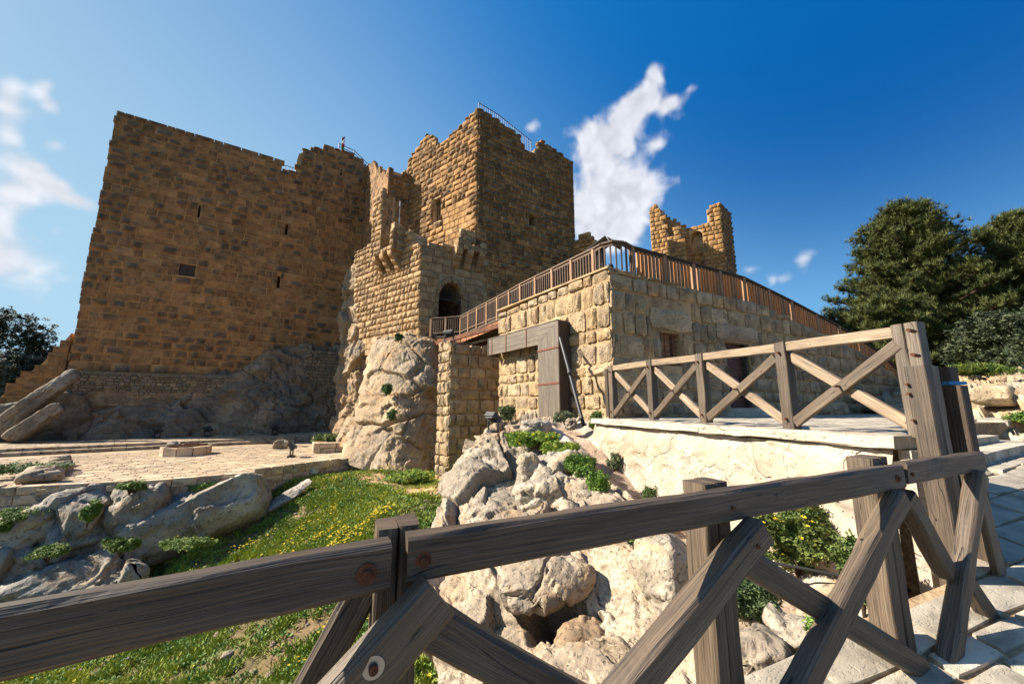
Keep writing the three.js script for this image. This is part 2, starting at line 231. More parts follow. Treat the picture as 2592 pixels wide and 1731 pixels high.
// a wall face: P = plan point where s = 0, u = plan direction of s (seen from outside it runs left to right)
function Face(P, u) { const l = Math.hypot(u[0], u[1]); u = [u[0] / l, u[1] / l]; return { P, u, n: [-u[1], u[0]], at(s, y, o = 0) { return V(P[0] + u[0] * s - u[1] * o, y, P[1] + u[1] * s + u[0] * o); }, m(s, y, o = 0) { const b = new THREE.Matrix4().makeBasis(V(u[0], 0, u[1]), V(0, 1, 0), V(-u[1], 0, u[0])); b.setPosition(this.at(s, y, o)); return b; } }; }
function courses(list, face, poly, { y0, y1, h = [0.36, 0.46], w = [0.5, 1.0], gap = 0.025, holes = [], type, seed = 1, off = 0, s0, s1, hAt, clip, ragged = 0.15 }) {
  const topOf = (x) => { let m = -99; for (let i = 0, j = poly.length - 1; i < poly.length; j = i++) { const [xi, yi] = poly[i], [xj, yj] = poly[j]; if ((xi > x) !== (xj > x)) m = Math.max(m, yi + (yj - yi) * (x - xi) / (xj - xi)); } return m; }; if (clip === 'poly') clip = topOf;
  const r = rngOf(seed); let y = y0; const xs = poly.map(p => p[0]); s0 ??= Math.min(...xs); s1 ??= Math.max(...xs);
  while (y < y1) {
    let ch = lerp(h[0], h[1], r()); if (hAt) ch *= hAt(y); let s = s0 - (r() < 0.5 ? 0 : 0); let first = true;
    while (s < s1 - 0.02) {
      let bw = lerp(w[0], w[1], Math.pow(r(), 1.3)); if (first && r() < 0.5) bw *= 0.55; first = false;
      if (s1 - (s + bw) < w[0] * 0.6) bw = s1 - s;
      let segs = [[s, s + bw]];
      for (const [a, b, c, d] of holes) if (y + ch * 0.7 > c && y + ch * 0.3 < d) { const o = []; for (const [p, q] of segs) { if (q <= a || p >= b) o.push([p, q]); else { if (a - p > 0.06) o.push([p, a]); if (q - b > 0.06) o.push([b, q]); } } segs = o; }
      for (const [p, q] of segs) { const cs = (p + q) / 2; let hh = ch; if (clip) { hh = Math.min(ch, clip(cs) - y); if (hh < 0.1) continue; } const cy = y + hh / 2; if (inPoly(poly, cs, cy) || (inPoly(poly, cs, y + hh * 0.3) && r() < ragged)) { const t = type(r, cs, cy); list.push({ face, s: cs, y: cy, w: q - p - gap, h: hh - gap, o: off + (t.o || 0), g: t.g, tone: t.tone, rot: t.rot || 0 }); } }
      s += bw;
    }
    y += ch;
  }
}
const _c = new THREE.Color();
function lay(parent, list, mats, { name = 'stone', cap = 300, rest = M.rest, restName = 'small_stones', flip } = {}) {
  const base = parent.position, e = new THREE.Matrix4(), sc = new THREE.Matrix4(), ro = new THREE.Matrix4();
  for (const b of list) { b.pos = b.face.at(b.s, b.y, b.o); b.big = b.w * b.h / Math.max(0.5, b.pos.lengthSq()); const d = b.pos; if (d.z > -0.3) b.big = 0; }
  list.sort((a, b) => b.big - a.big);
  const later = [];
  list.forEach((b, i) => {
    const G = b.g; e.copy(b.face.m(b.s, b.y, b.o)); if (b.rot) e.multiply(ro.makeRotationZ(b.rot)); e.multiply(sc.makeScale(b.w, b.h, 1));
    if (i < cap) { const o = part(parent, name, G, mats[b.tone % mats.length]); o.matrix.copy(e); o.matrix.decompose(o.position, o.quaternion, o.scale); o.position.sub(base); }
    else { const g = G.clone(); g.applyMatrix4(e); g.translate(-base.x, -base.y, -base.z); const c = mats[b.tone % mats.length].color, a = g.attributes.color; for (let k = 0; k < a.count; k++) a.setXYZ(k, a.getX(k) * c.r, a.getY(k) * c.g, a.getZ(k) * c.b); later.push(g); }
  });
  if (later.length) { const o = part(parent, restName, mergeGeometries(later), rest); o.userData.kind = 'stuff'; }
}
// solid wall body behind the blocks
function wallBody(parent, name, face, poly, thick, m, { holes = [], off = -0.06 } = {}) {
  const sh = new THREE.Shape(poly.map(p => new THREE.Vector2(p[0], p[1])));
  for (const h of holes) { const pts = h.length === 4 && typeof h[0] === 'number' ? [[h[0], h[2]], [h[1], h[2]], [h[1], h[3]], [h[0], h[3]]] : h; sh.holes.push(new THREE.Path(pts.map(p => new THREE.Vector2(p[0], p[1])))); }
  let g = new THREE.ExtrudeGeometry(sh, { depth: thick, bevelEnabled: false }); g.translate(0, 0, -thick + off); g = boxUV(g, face.P[0]); g.applyMatrix4(face.m(0, 0, 0)); g.translate(-parent.position.x, -parent.position.y, -parent.position.z);
  return part(parent, name, g, m);
}
const pick = (r, a) => a[Math.floor(r() * a.length) % a.length];
const rnd = (r, n) => Math.floor(r() * n);

// timber: chamfered bar from a to b, h along 'up', w across; slightly uneven; grain runs along u
function beamGeo(a, b, w, h, { up = [0, 1, 0], seed = 1, cham = 0.008, rough = 0.003, step = 0.12, bend = 0 } = {}) {
  const A = V(...a), B = V(...b), X = B.clone().sub(A), L = X.length(); X.normalize(); let Y = V(...up); Y.sub(X.clone().multiplyScalar(Y.dot(X))).normalize(); const Z = X.clone().cross(Y);
  const n = Math.max(2, Math.ceil(L / step)), c = Math.min(cham, w / 4, h / 4), hw = w / 2, hh = h / 2;
  const sec = [[hh - c, hw], [hh, hw - c], [hh, -hw + c], [hh - c, -hw], [-hh + c, -hw], [-hh, -hw + c], [-hh, hw - c], [-hh + c, hw]];
  const peri = [0]; for (let i = 0; i < 8; i++) { const p = sec[i], q = sec[(i + 1) % 8]; peri.push(peri[i] + Math.hypot(p[0] - q[0], p[1] - q[1])); }
  const P = [], U = [], N = []; const r = rngOf(seed), ou = r() * 5, ov = r() * 3, rows = [];
  for (let k = 0; k <= n; k++) { const t = k / n * L, row = []; const bd = bend * Math.sin(Math.PI * k / n); for (let i = 0; i < 8; i++) { const q = Math.floor(i / 2); const j = rough * vn3(t * 4 + seed * 3.1, i * 0.9, seed), j2 = rough * vn3(t * 5 + seed, i * 1.3 + 40, seed); row.push(A.clone().addScaledVector(X, t).addScaledVector(Y, sec[i][0] + j + bd).addScaledVector(Z, sec[i][1] + j2)); } rows.push(row); }
  const tri = (p, q, s, u1, u2, u3) => { P.push(p.x, p.y, p.z, q.x, q.y, q.z, s.x, s.y, s.z); U.push(...u1, ...u2, ...u3); };
  for (let k = 0; k < n; k++) for (let i = 0; i < 8; i++) { const i2 = (i + 1) % 8, t0 = k / n * L + ou, t1 = (k + 1) / n * L + ou, v0 = peri[i] + ov, v1 = peri[i + 1] + ov; const a0 = rows[k][i], a1 = rows[k][i2], b0 = rows[k + 1][i], b1 = rows[k + 1][i2]; tri(a0, b0, b1, [t0, v0], [t1, v0], [t1, v1]); tri(a0, b1, a1, [t0, v0], [t1, v1], [t0, v1]); }
  for (const [row, s] of [[rows[0], 1], [rows[n], -1]]) { for (let i = 1; i < 7; i++) { const f = [0, i, i + 1].map(q => row[q]), uv = [0, i, i + 1].map(q => [sec[q][0] * 0.3 + ou, sec[q][1] + ov]); s > 0 ? tri(f[0], f[1], f[2], ...uv) : tri(f[0], f[2], f[1], uv[0], uv[2], uv[1]); } }
  const g = new THREE.BufferGeometry(); g.setAttribute('position', new THREE.Float32BufferAttribute(P, 3)); g.setAttribute('uv', new THREE.Float32BufferAttribute(U, 2)); g.computeVertexNormals(); return g;
}
let beamSeed = 1;
function beam(parent, name, a, b, w, h, m, o = {}) { const p = parent.position; const g = beamGeo(a, b, w, h, { seed: beamSeed++, ...o }); g.translate(-p.x, -p.y, -p.z); return part(parent, name, g, m, o.label); }
function tubeGeo(pts, r, seg = 24, rad = 8) { return new THREE.TubeGeometry(new THREE.CatmullRomCurve3(pts.map(p => V(...p))), seg, r, rad, false); }

// uneven natural rock surface through a grid of points
function cr(a, b, c, d, t) { return 0.5 * (2 * b + (c - a) * t + (2 * a - 5 * b + 4 * c - d) * t * t + (3 * b - a - 3 * c + d) * t * t * t); }
function patchGeo(grid, nu, nv, disp, colour, uvs = 1) {
  const R = grid.length, C = grid[0].length, P = [], idx = []; const G = (i, j, k) => grid[clamp(i, 0, R - 1)][clamp(j, 0, C - 1)][k];
  for (let a = 0; a <= nv; a++) { const fy = a / nv * (R - 1), i = Math.min(R - 2, Math.floor(fy)), ty = fy - i; for (let b = 0; b <= nu; b++) { const fx = b / nu * (C - 1), j = Math.min(C - 2, Math.floor(fx)), tx = fx - j; for (let k = 0; k < 3; k++) { const q = []; for (let m = -1; m < 3; m++) q.push(cr(G(i + m, j - 1, k), G(i + m, j, k), G(i + m, j + 1, k), G(i + m, j + 2, k), tx)); P.push(cr(q[0], q[1], q[2], q[3], ty)); } } }
  const w = nu + 1; for (let a = 0; a < nv; a++) for (let b = 0; b < nu; b++) { const q = a * w + b; idx.push(q, q + w, q + w + 1, q, q + w + 1, q + 1); }
  return displace(P, idx, disp, colour, uvs);
}
function displace(P, idx, disp, colour, uvs = 1) {
  let g = new THREE.BufferGeometry(); g.setAttribute('position', new THREE.Float32BufferAttribute(P, 3)); g.setIndex(idx); g.computeVertexNormals();
  const p = g.attributes.position, n = g.attributes.normal, q = new Float32Array(p.count * 3);
  for (let i = 0; i < p.count; i++) { const x = p.getX(i), y = p.getY(i), z = p.getZ(i), d = disp(x, y, z, n.getX(i), n.getY(i), n.getZ(i)); q[i * 3] = x + n.getX(i) * d; q[i * 3 + 1] = y + n.getY(i) * d; q[i * 3 + 2] = z + n.getZ(i) * d; }
  g.setAttribute('position', new THREE.BufferAttribute(q, 3)); g.computeVertexNormals();
  const m = g.attributes.normal, c = new Float32Array(p.count * 3);
  for (let i = 0; i < p.count; i++) { const k = colour(q[i * 3], q[i * 3 + 1], q[i * 3 + 2], m.getX(i), m.getY(i), m.getZ(i)); c[i * 3] = k[0]; c[i * 3 + 1] = k[1]; c[i * 3 + 2] = k[2]; }
  g.setAttribute('color', new THREE.BufferAttribute(c, 3));
  const smooth = g.toNonIndexed(), N = smooth.attributes.normal.clone(); const u = boxUV(smooth.clone()); u.setAttribute('normal', N); if (uvs !== 1) for (let i = 0; i < u.attributes.uv.array.length; i++) u.attributes.uv.array[i] *= uvs; return u;
}
// weathered limestone relief: large lobes, fractures, knobs
function cellsAt(x, y, z) {                    // nearest cell: distance gap, offset from its centre, id
  const xi = Math.floor(x), yi = Math.floor(y), zi = Math.floor(z); let a = 9, b = 9, id = 0, ox = 0, oy = 0, oz = 0;
  for (let i = -1; i < 2; i++) for (let j = -1; j < 2; j++) for (let k = -1; k < 2; k++) { const X = xi + i, Y = yi + j, Z = zi + k, dx = X + h3(X, Y, Z) - x, dy = Y + h3(X + 71, Y, Z) - y, dz = Z + h3(X, Y + 37, Z) - z, d = dx * dx + dy * dy + dz * dz; if (d < a) { b = a; a = d; id = h3(X, Y, Z + 91); ox = -dx; oy = -dy; oz = -dz; } else if (d < b) b = d; }
  return [Math.sqrt(b) - Math.sqrt(a), id, ox, oy, oz];
}
function facet(c, tilt, step, crack, cw) { const t = c[1] * 97.3, a = (t % 1) * 6.283, e = ((t * 7.7) % 1) * 2 - 1; return tilt * (c[2] * Math.cos(a) + c[3] * e + c[4] * Math.sin(a)) + step * (c[1] - 0.5) - crack * (1 - sstep(0, cw, c[0])); }
// fractured, bedded limestone: tilted facets at two sizes, open joints, a weathered grain
function limestone(amp = 1, sc = 1, flute = 0, fine = 1) { return (x, y, z) => {
  const X = x * sc, Y = y * sc, Z = z * sc, wx = X + 0.13 * fbm3(X * 1.6, Y * 1.6, Z * 1.6 + 7, 3), wy = Y + 0.11 * fbm3(X * 1.6 + 3, Y * 1.6, Z * 1.6, 3), wz = Z + 0.13 * fbm3(X * 1.6, Y * 1.6, Z * 1.6 + 30, 3);
  const c1 = cellsAt(wx * 0.62 + 0.2 * wy, wy * 0.95, wz * 0.62), c2 = cellsAt(wx * 1.9 + 9, wy * 2.6, wz * 1.9), c3 = cellsAt(wx * 5 + 3, wy * 6.5, wz * 5);
  const bed = vn3(X * 0.5, Y * 5.5 + 0.6 * X, Z * 0.5);
  let d = 0.16 * fbm3(X * 0.5, Y * 0.5, Z * 0.5, 2) + facet(c1, 0.30, 0.26, 0.16, 0.05) + fine * (facet(c2, 0.16, 0.10, 0.045, 0.06) + facet(c3, 0.055, 0.025, 0.0, 0.1)) + 0.03 * bed + 0.045 * fbm3(X * 4, Y * 4, Z * 4, 3) + 0.035 * fbm3(x * 11, y * 11, z * 11, 3);
  if (flute) { const f = vn3(X * 3.4 + 0.5 * vn3(X, Y * 0.5, Z), Y * 0.35, Z * 3.4); d += flute * (1 - Math.abs(f)) * 0.4 - flute * 0.2; }
  return d * amp; }; }
const mix3 = (a, b, t) => [lerp(a[0], b[0], t), lerp(a[1], b[1], t), lerp(a[2], b[2], t)];
function rockColour(base = [0.66, 0.57, 0.455], grey = [0.44, 0.42, 0.39], ochre = [0.60, 0.38, 0.19], og = 0.35) { return (x, y, z) => {
  const a = fbm3(x * 0.6 + 4, y * 0.6, z * 0.6, 4), b = fbm3(x * 1.7, y * 1.7 + 8, z * 1.7, 3), o = fbm3(x * 0.8 + 20, y * 0.5, z * 0.8, 4);
  let c = mix3(base, grey, sstep(-0.02, 0.30, a) * 0.75); c = mix3(c, ochre, sstep(0.08, 0.34, o) * og); const k = REFL * (1 + 0.22 * b); return [c[0] * k, c[1] * k, c[2] * k]; }; }
// a single boulder: a stretched ball with flattened facets and rock relief
function boulderGeo(seed, sx, sy, sz, { detail = 22, amp = 0.5, facets = 7, colour = rockColour(), sc = 1.3, blocky = 0.5, flute = 0 } = {}) {
  const r = rngOf(seed), P = [], idx = [], n = detail, planes = []; for (let i = 0; i < facets; i++) { const v = V(r() * 2 - 1, r() * 2 - 1, r() * 2 - 1).normalize(); planes.push([v, 0.62 + 0.25 * r()]); }
  const W = n * 2; for (let j = 0; j <= n; j++) for (let i = 0; i <= W; i++) { const th = j / n * Math.PI, ph = i / W * Math.PI * 2; const d = V(Math.sin(th) * Math.cos(ph), Math.cos(th), Math.sin(th) * Math.sin(ph)); const e = Math.pow(Math.pow(Math.abs(d.x), 2 + 4 * blocky) + Math.pow(Math.abs(d.y), 2 + 4 * blocky) + Math.pow(Math.abs(d.z), 2 + 4 * blocky), -1 / (2 + 4 * blocky)); let R = e; for (const [v, q] of planes) { const c = d.dot(v); if (c > 0.05) R = Math.min(R, q * 1.25 / c); } P.push(d.x * R * sx, d.y * R * sy, d.z * R * sz); }
  for (let j = 0; j < n; j++) for (let i = 0; i < W; i++) { const a = j * (W + 1) + i; idx.push(a, a + 1, a + W + 2, a, a + W + 2, a + W + 1); }
  const o = seed * 17.3, f = limestone(amp, sc, flute, 0.6); return displace(P, idx, (x, y, z) => f(x + o, y, z + o), (x, y, z) => colour(x + o, y, z + o));
}
function railingBars(parent, pts, h, m, { gap = 0.13, r = 0.011, posts = 1.2, rails = [1, 0.12], bars = true, postR = 0.02 } = {}) {
  for (let i = 0; i < pts.length - 1; i++) { const a = V(...pts[i]), b = V(...pts[i + 1]), L = a.distanceTo(b);
    const bar = (p, q, rad, name) => { const g = new THREE.CylinderGeometry(rad, rad, p.distanceTo(q), 6); const o = part(parent, name, g, m); o.position.copy(p).add(q).multiplyScalar(0.5).sub(parent.position); o.quaternion.setFromUnitVectors(V(0, 1, 0), q.clone().sub(p).normalize()); };
    for (const t of rails) bar(a.clone().setY(a.y + h * t), b.clone().setY(b.y + h * t), r * 1.3, 'rail');
    const np = Math.max(1, Math.round(L / posts)); for (let k = i ? 1 : 0; k <= np; k++) { const p = a.clone().lerp(b, k / np); bar(p, p.clone().setY(p.y + h), postR, 'post'); }
    if (bars) { const nb = Math.floor(L / gap); for (let k = 1; k < nb; k++) { const p = a.clone().lerp(b, k / nb); bar(p.clone().setY(p.y + h * 0.12), p.clone().setY(p.y + h), r, 'baluster'); } } }
}

// ================================================================ CASTLE
// ---- the great shaded wall block
{
  const t = thing('castle_keep', 'huge shaded brown ashlar castle wall with long level top, left of the square tower', 'castle', [-18, 1.9, -25]);
  const F = Face([-12.01, -29.0], [0.832, -0.554]);
  const top = [[0.7, 19.5], [-0.29, 19.85], [-0.79, 20.2], [-1.3, 20.35], [-1.96, 20.25], [-3.17, 20.3], [-3.4, 19.9], [-4.2, 19.6], [-4.9, 19.0], [-5.0, 18.4], [-5.0, 17.3], [-5.9, 17.2], [-5.9, 17.87], [-9.15, 17.92], [-9.15, 17.3], [-9.3, 17.3], [-9.3, 17.92], [-14.66, 17.86]];
  const poly = [[-14.66, 1.85], [0.7, 1.85], ...top];
  const holes = [[-10.73, -9.93, 8.09, 8.97], [-10.22, -10.1, 12.1, 13.0], [-5.3, -5.12, 12.18, 13.07], [-5.45, -5.27, 8.15, 9.08], [-1.94, -1.82, 18.1, 18.36]];
  const bodyPoly = [[-14.6, 1.7], [0.7, 1.7], ...top.map(([s, y]) => [Math.max(s, -14.6), y - 0.22])];
  wallBody(t, 'wall_core', F, bodyPoly, 3.2, M.mortarKeep, { holes, off: -0.02 });
  const list = [], r0 = rngOf(5);
  const type = (r, s, y) => {
    const corner = s < -13.9, right = s > -5.2, n = fbm3(s * 0.35, y * 0.35, 2, 3), low = y < 6 ? 0.12 : 0; const q = r();
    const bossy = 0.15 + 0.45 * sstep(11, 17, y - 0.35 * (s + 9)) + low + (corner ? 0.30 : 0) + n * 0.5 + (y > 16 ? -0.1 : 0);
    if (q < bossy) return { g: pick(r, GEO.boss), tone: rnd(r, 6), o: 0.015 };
    if (q < bossy + 0.22) return { g: pick(r, GEO.worn), tone: rnd(r, 6) };
    return { g: pick(r, GEO.flush), tone: rnd(r, 6) };
  };
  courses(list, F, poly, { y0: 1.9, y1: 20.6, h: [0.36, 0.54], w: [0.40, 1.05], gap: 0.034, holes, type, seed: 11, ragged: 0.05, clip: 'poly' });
  for (const b of list) if (b.s - b.w / 2 < -14.6) { const e = r0() * 0.10; b.s -= e / 2; b.w += e; }
  // raking buttress at the left end
  const bp = [[-17.6, -1.0], [-14.78, -1.0], [-14.78, 4.1], [-14.97, 3.67], [-15.29, 3.04], [-15.66, 2.3], [-16.11, 1.7], [-16.47, 1.12], [-16.82, 0.56], [-17.6, -0.35]];
  wallBody(t, 'buttress_core', F, bp.map(([s, y]) => [s, y > 0 ? y - 0.12 : y]), 2.0, M.mortarKeep, { off: -0.06 }); courses(list, F, bp, { y0: -1.0, y1: 4.2, h: [0.3, 0.42], w: [0.4, 0.9], gap: 0.03, seed: 15, clip: 'poly', off: -0.03, type: (r) => ({ g: pick(r, r() < 0.4 ? GEO.worn : GEO.flush), tone: rnd(r, 6) }) });
  lay(t, list, MS.keep, {});
  const put = (name, geo, m, f, s, y, o) => { const x = part(t, name, geo, m); x.applyMatrix4(f.m(s, y, o)); x.position.sub(t.position); return x; };
  const sh = put('shutter', box(0.8, 0.88, 0.06), M.shutter, F, -10.33, 8.53, -0.14);
  part(sh, 'board', box(0.36, 0.82, 0.03, -0.19, 0, 0.045), M.shutter); part(sh, 'board', box(0.36, 0.82, 0.03, 0.19, 0, 0.045), M.shutter);
  for (const [s, y, w, h] of [[-10.16, 12.55, 0.3, 1.2], [-5.21, 12.62, 0.4, 1.2], [-5.36, 8.6, 0.4, 1.2]]) put('loop_back', box(w, h, 0.1), M.mortarKeep, F, s, y, -1.4);
  put('window_sill', box(1.0, 0.09, 0.2), MS.keep[3], F, -10.33, 8.03, 0.0).material = M.mortarKeep;
  trueSize(t);
}
// ---- return wall that runs forward from the keep to the tower, and the pier at its end
{
  const t = thing('castle_link_wall', 'dark narrow return wall joining the keep to the square tower', 'wall', [-11, 2, -30]);
  const F2 = Face([-14.65, -35.38], [5.57, 9.58]), F3 = Face([-9.08, -25.8], [0.841, -0.541]); const list = [];
  const p2 = [[0.02, 1.9], [11.05, 1.9], [11.05, 17.4], [10.2, 17.4], [9.9, 17.2], [9.2, 18.0], [7.6, 18.9], [6, 20.3], [3, 22.4], [0.02, 24]];
  const p3 = [[0, 7], [1.9, 7], [1.9, 17.2], [1.0, 17.4], [0.5, 16.9], [0, 17.3]];
  const ty2 = (r) => r() < 0.5 ? { g: pick(r, GEO.boss), tone: rnd(r, 6) } : { g: pick(r, GEO.worn), tone: rnd(r, 6) };
  wallBody(t, 'wall_core', F2, p2.map(([s, y]) => [Math.min(s, 10.95), y - (y > 3 ? 0.2 : 0)]), 1.2, M.mortarKeep, { holes: [[9.5, 9.68, 11.6, 12.3]] });
  wallBody(t, 'wall_core', F3, p3.map(([s, y]) => [Math.max(s, 0.08), y - (y > 8 ? 0.2 : 0)]), 1.2, M.mortarKeep);
  courses(list, F2, p2, { y0: 1.9, y1: 24, h: [0.38, 0.5], w: [0.5, 1.0], type: ty2, seed: 13, holes: [[9.5, 9.68, 11.6, 12.3]] });
  courses(list, F3, p3, { y0: 7, y1: 17.6, h: [0.36, 0.46], w: [0.4, 0.8], type: ty2, seed: 14 });
  lay(t, list, MS.keep, {});
}
// ---- machicolation: a small box of masonry on rounded corbels
function corbels(t, f, ss, y, w, out, m) {
  for (const s of ss) {
    const sh = new THREE.Shape(); sh.moveTo(-0.3, 0); sh.lineTo(-0.3, -1.0); sh.lineTo(0, -1.0);
    for (let k = 0; k < 3; k++) { const x0 = k * out / 3, yb = -1.0 + k * 0.32; for (let a = 1; a <= 5; a++) { const th = a / 5 * Math.PI / 2; sh.lineTo(x0 + Math.sin(th) * out / 3, yb + (1 - Math.cos(th)) * 0.30); } sh.lineTo(x0 + out / 3, yb + 0.32); }
    sh.lineTo(out, 0); sh.closePath();
    let g = new THREE.ExtrudeGeometry(sh, { depth: w, bevelEnabled: true, bevelSize: 0.02, bevelThickness: 0.02, bevelSegments: 1 }); g.translate(0, 0, -w / 2); g.rotateY(-Math.PI / 2); g = boxUV(g, s); g.setAttribute('color', new THREE.Float32BufferAttribute(new Float32Array(g.attributes.position.count * 3).fill(1), 3));
    const o = part(t, 'corbel', g, m); o.applyMatrix4(f.m(s, y, 0)); o.position.sub(t.position);
  }
}
// ---- square tower
{
  const t = thing('castle_tower', 'square castle tower with sunlit bossed left face and stepped ruined battlements', 'tower', [1, 3, -26]);
  const R = Face([-5.06, -20.5], [0.841, -0.541]), Lf = Face([-2.193, -22.346], [0.779, 0.627]);
  const topR = [[11.5, 18.45], [10.2, 18.75], [8.75, 19.15], [8.5, 18.7], [8.03, 18.4], [7.9, 17.75], [7.1, 17.75], [7.0, 18.3], [6.49, 18.75], [5.2, 19.0], [3.42, 19.42]];
  const pR = [[3.42, 9.0], [3.95, 9.0], [3.95, 2.6], [11.58, 2.6], ...topR], hR = [[7.44, 8.06, 12.14, 13.0]];
  const topL = [[-0.02, 19.42], [-0.4, 19.2], [-1.2, 19.1], [-1.95, 18.75], [-3.0, 18.6], [-3.55, 18.45], [-4.1, 18.4], [-4.2, 19.1], [-4.5, 19.3], [-5.18, 20.0], [-5.9, 19.75], [-6.3, 19.5], [-7.05, 19.0], [-7.57, 18.6], [-8.0, 17.6]];
  const pL = [[-8.0, 8.3], [-0.02, 8.3], ...topL], hL = [[-4.33, -3.47, 12.58, 14.34]];
  wallBody(t, 'wall_core', R, pR.map(([s, y]) => [clamp(s, 3.5, 11.5), y - (y > 10 ? 0.2 : 0)]), 1.4, M.mortarTower, { holes: hR });
  wallBody(t, 'wall_core', Lf, pL.map(([s, y]) => [clamp(s, -7.95, -0.08), y - (y > 10 ? 0.2 : 0)]), 1.4, M.mortarTower, { holes: hL });
  { const a = Lf.at(-0.9, 0, -1.0), b = Lf.at(-7.9, 0, -0.7), c = R.at(11.4, 0, -0.7); const d = b.clone().add(c).sub(a); const sh = new THREE.Shape([a, b, d, c].map(p => new THREE.Vector2(p.x, -p.z))); const g = new THREE.ExtrudeGeometry(sh, { depth: 8, bevelEnabled: false }); g.rotateX(-Math.PI / 2); g.translate(-t.position.x, 9.2 - t.position.y, -t.position.z); part(t, 'inner_core', boxUV(g), M.mortarTower); }
  const list = [];
  courses(list, R, pR, { y0: 2.6, y1: 19.6, h: [0.36, 0.44], w: [0.4, 0.95], gap: 0.035, holes: hR, seed: 21, clip: 'poly', type: (r, s, y) => { const sm = y < 9.5 + 1.5 * vn3(s, y * 0.6, 3) ? 0.7 : 0.1; return r() < sm ? { g: pick(r, GEO.worn), tone: rnd(r, 6) } : { g: pick(r, GEO.bossShade), tone: rnd(r, 6), o: 0.01 }; } });
  courses(list, Lf, pL, { y0: 8.3, y1: 20.4, h: [0.36, 0.44], w: [0.36, 0.85], gap: 0.035, holes: hL, seed: 22, clip: 'poly', type: (r, s, y) => { const smooth = s > -3.25 && s < -0.75 && y < 13.4 - (s + 2) * (s + 2) * 0.2; return smooth ? { g: pick(r, GEO.flush), tone: 2 * rnd(r, 2) } : { g: pick(r, r() < 0.75 ? GEO.bossSun : GEO.bossShade), tone: rnd(r, 6), o: 0.01 + 0.03 * r() }; } });
  lay(t, list, MS.tower, {});
  const put = (name, geo, m, f, s, y, o) => { const x = part(t, name, geo, m); x.applyMatrix4(f.m(s, y, o)); x.position.sub(t.position); return x; };
  put('window_back', box(1.0, 1.1, 0.1), M.darkRoom, R, 7.75, 12.57, -0.8);
  put('window_back', box(1.1, 2.0, 0.1), M.darkRoom, Lf, -3.9, 13.46, -0.7);
  for (let k = 0; k < 4; k++) put('window_bar', box(0.03, 1.76, 0.03), M.iron, Lf, -4.2 + k * 0.2, 13.46, -0.35);
}
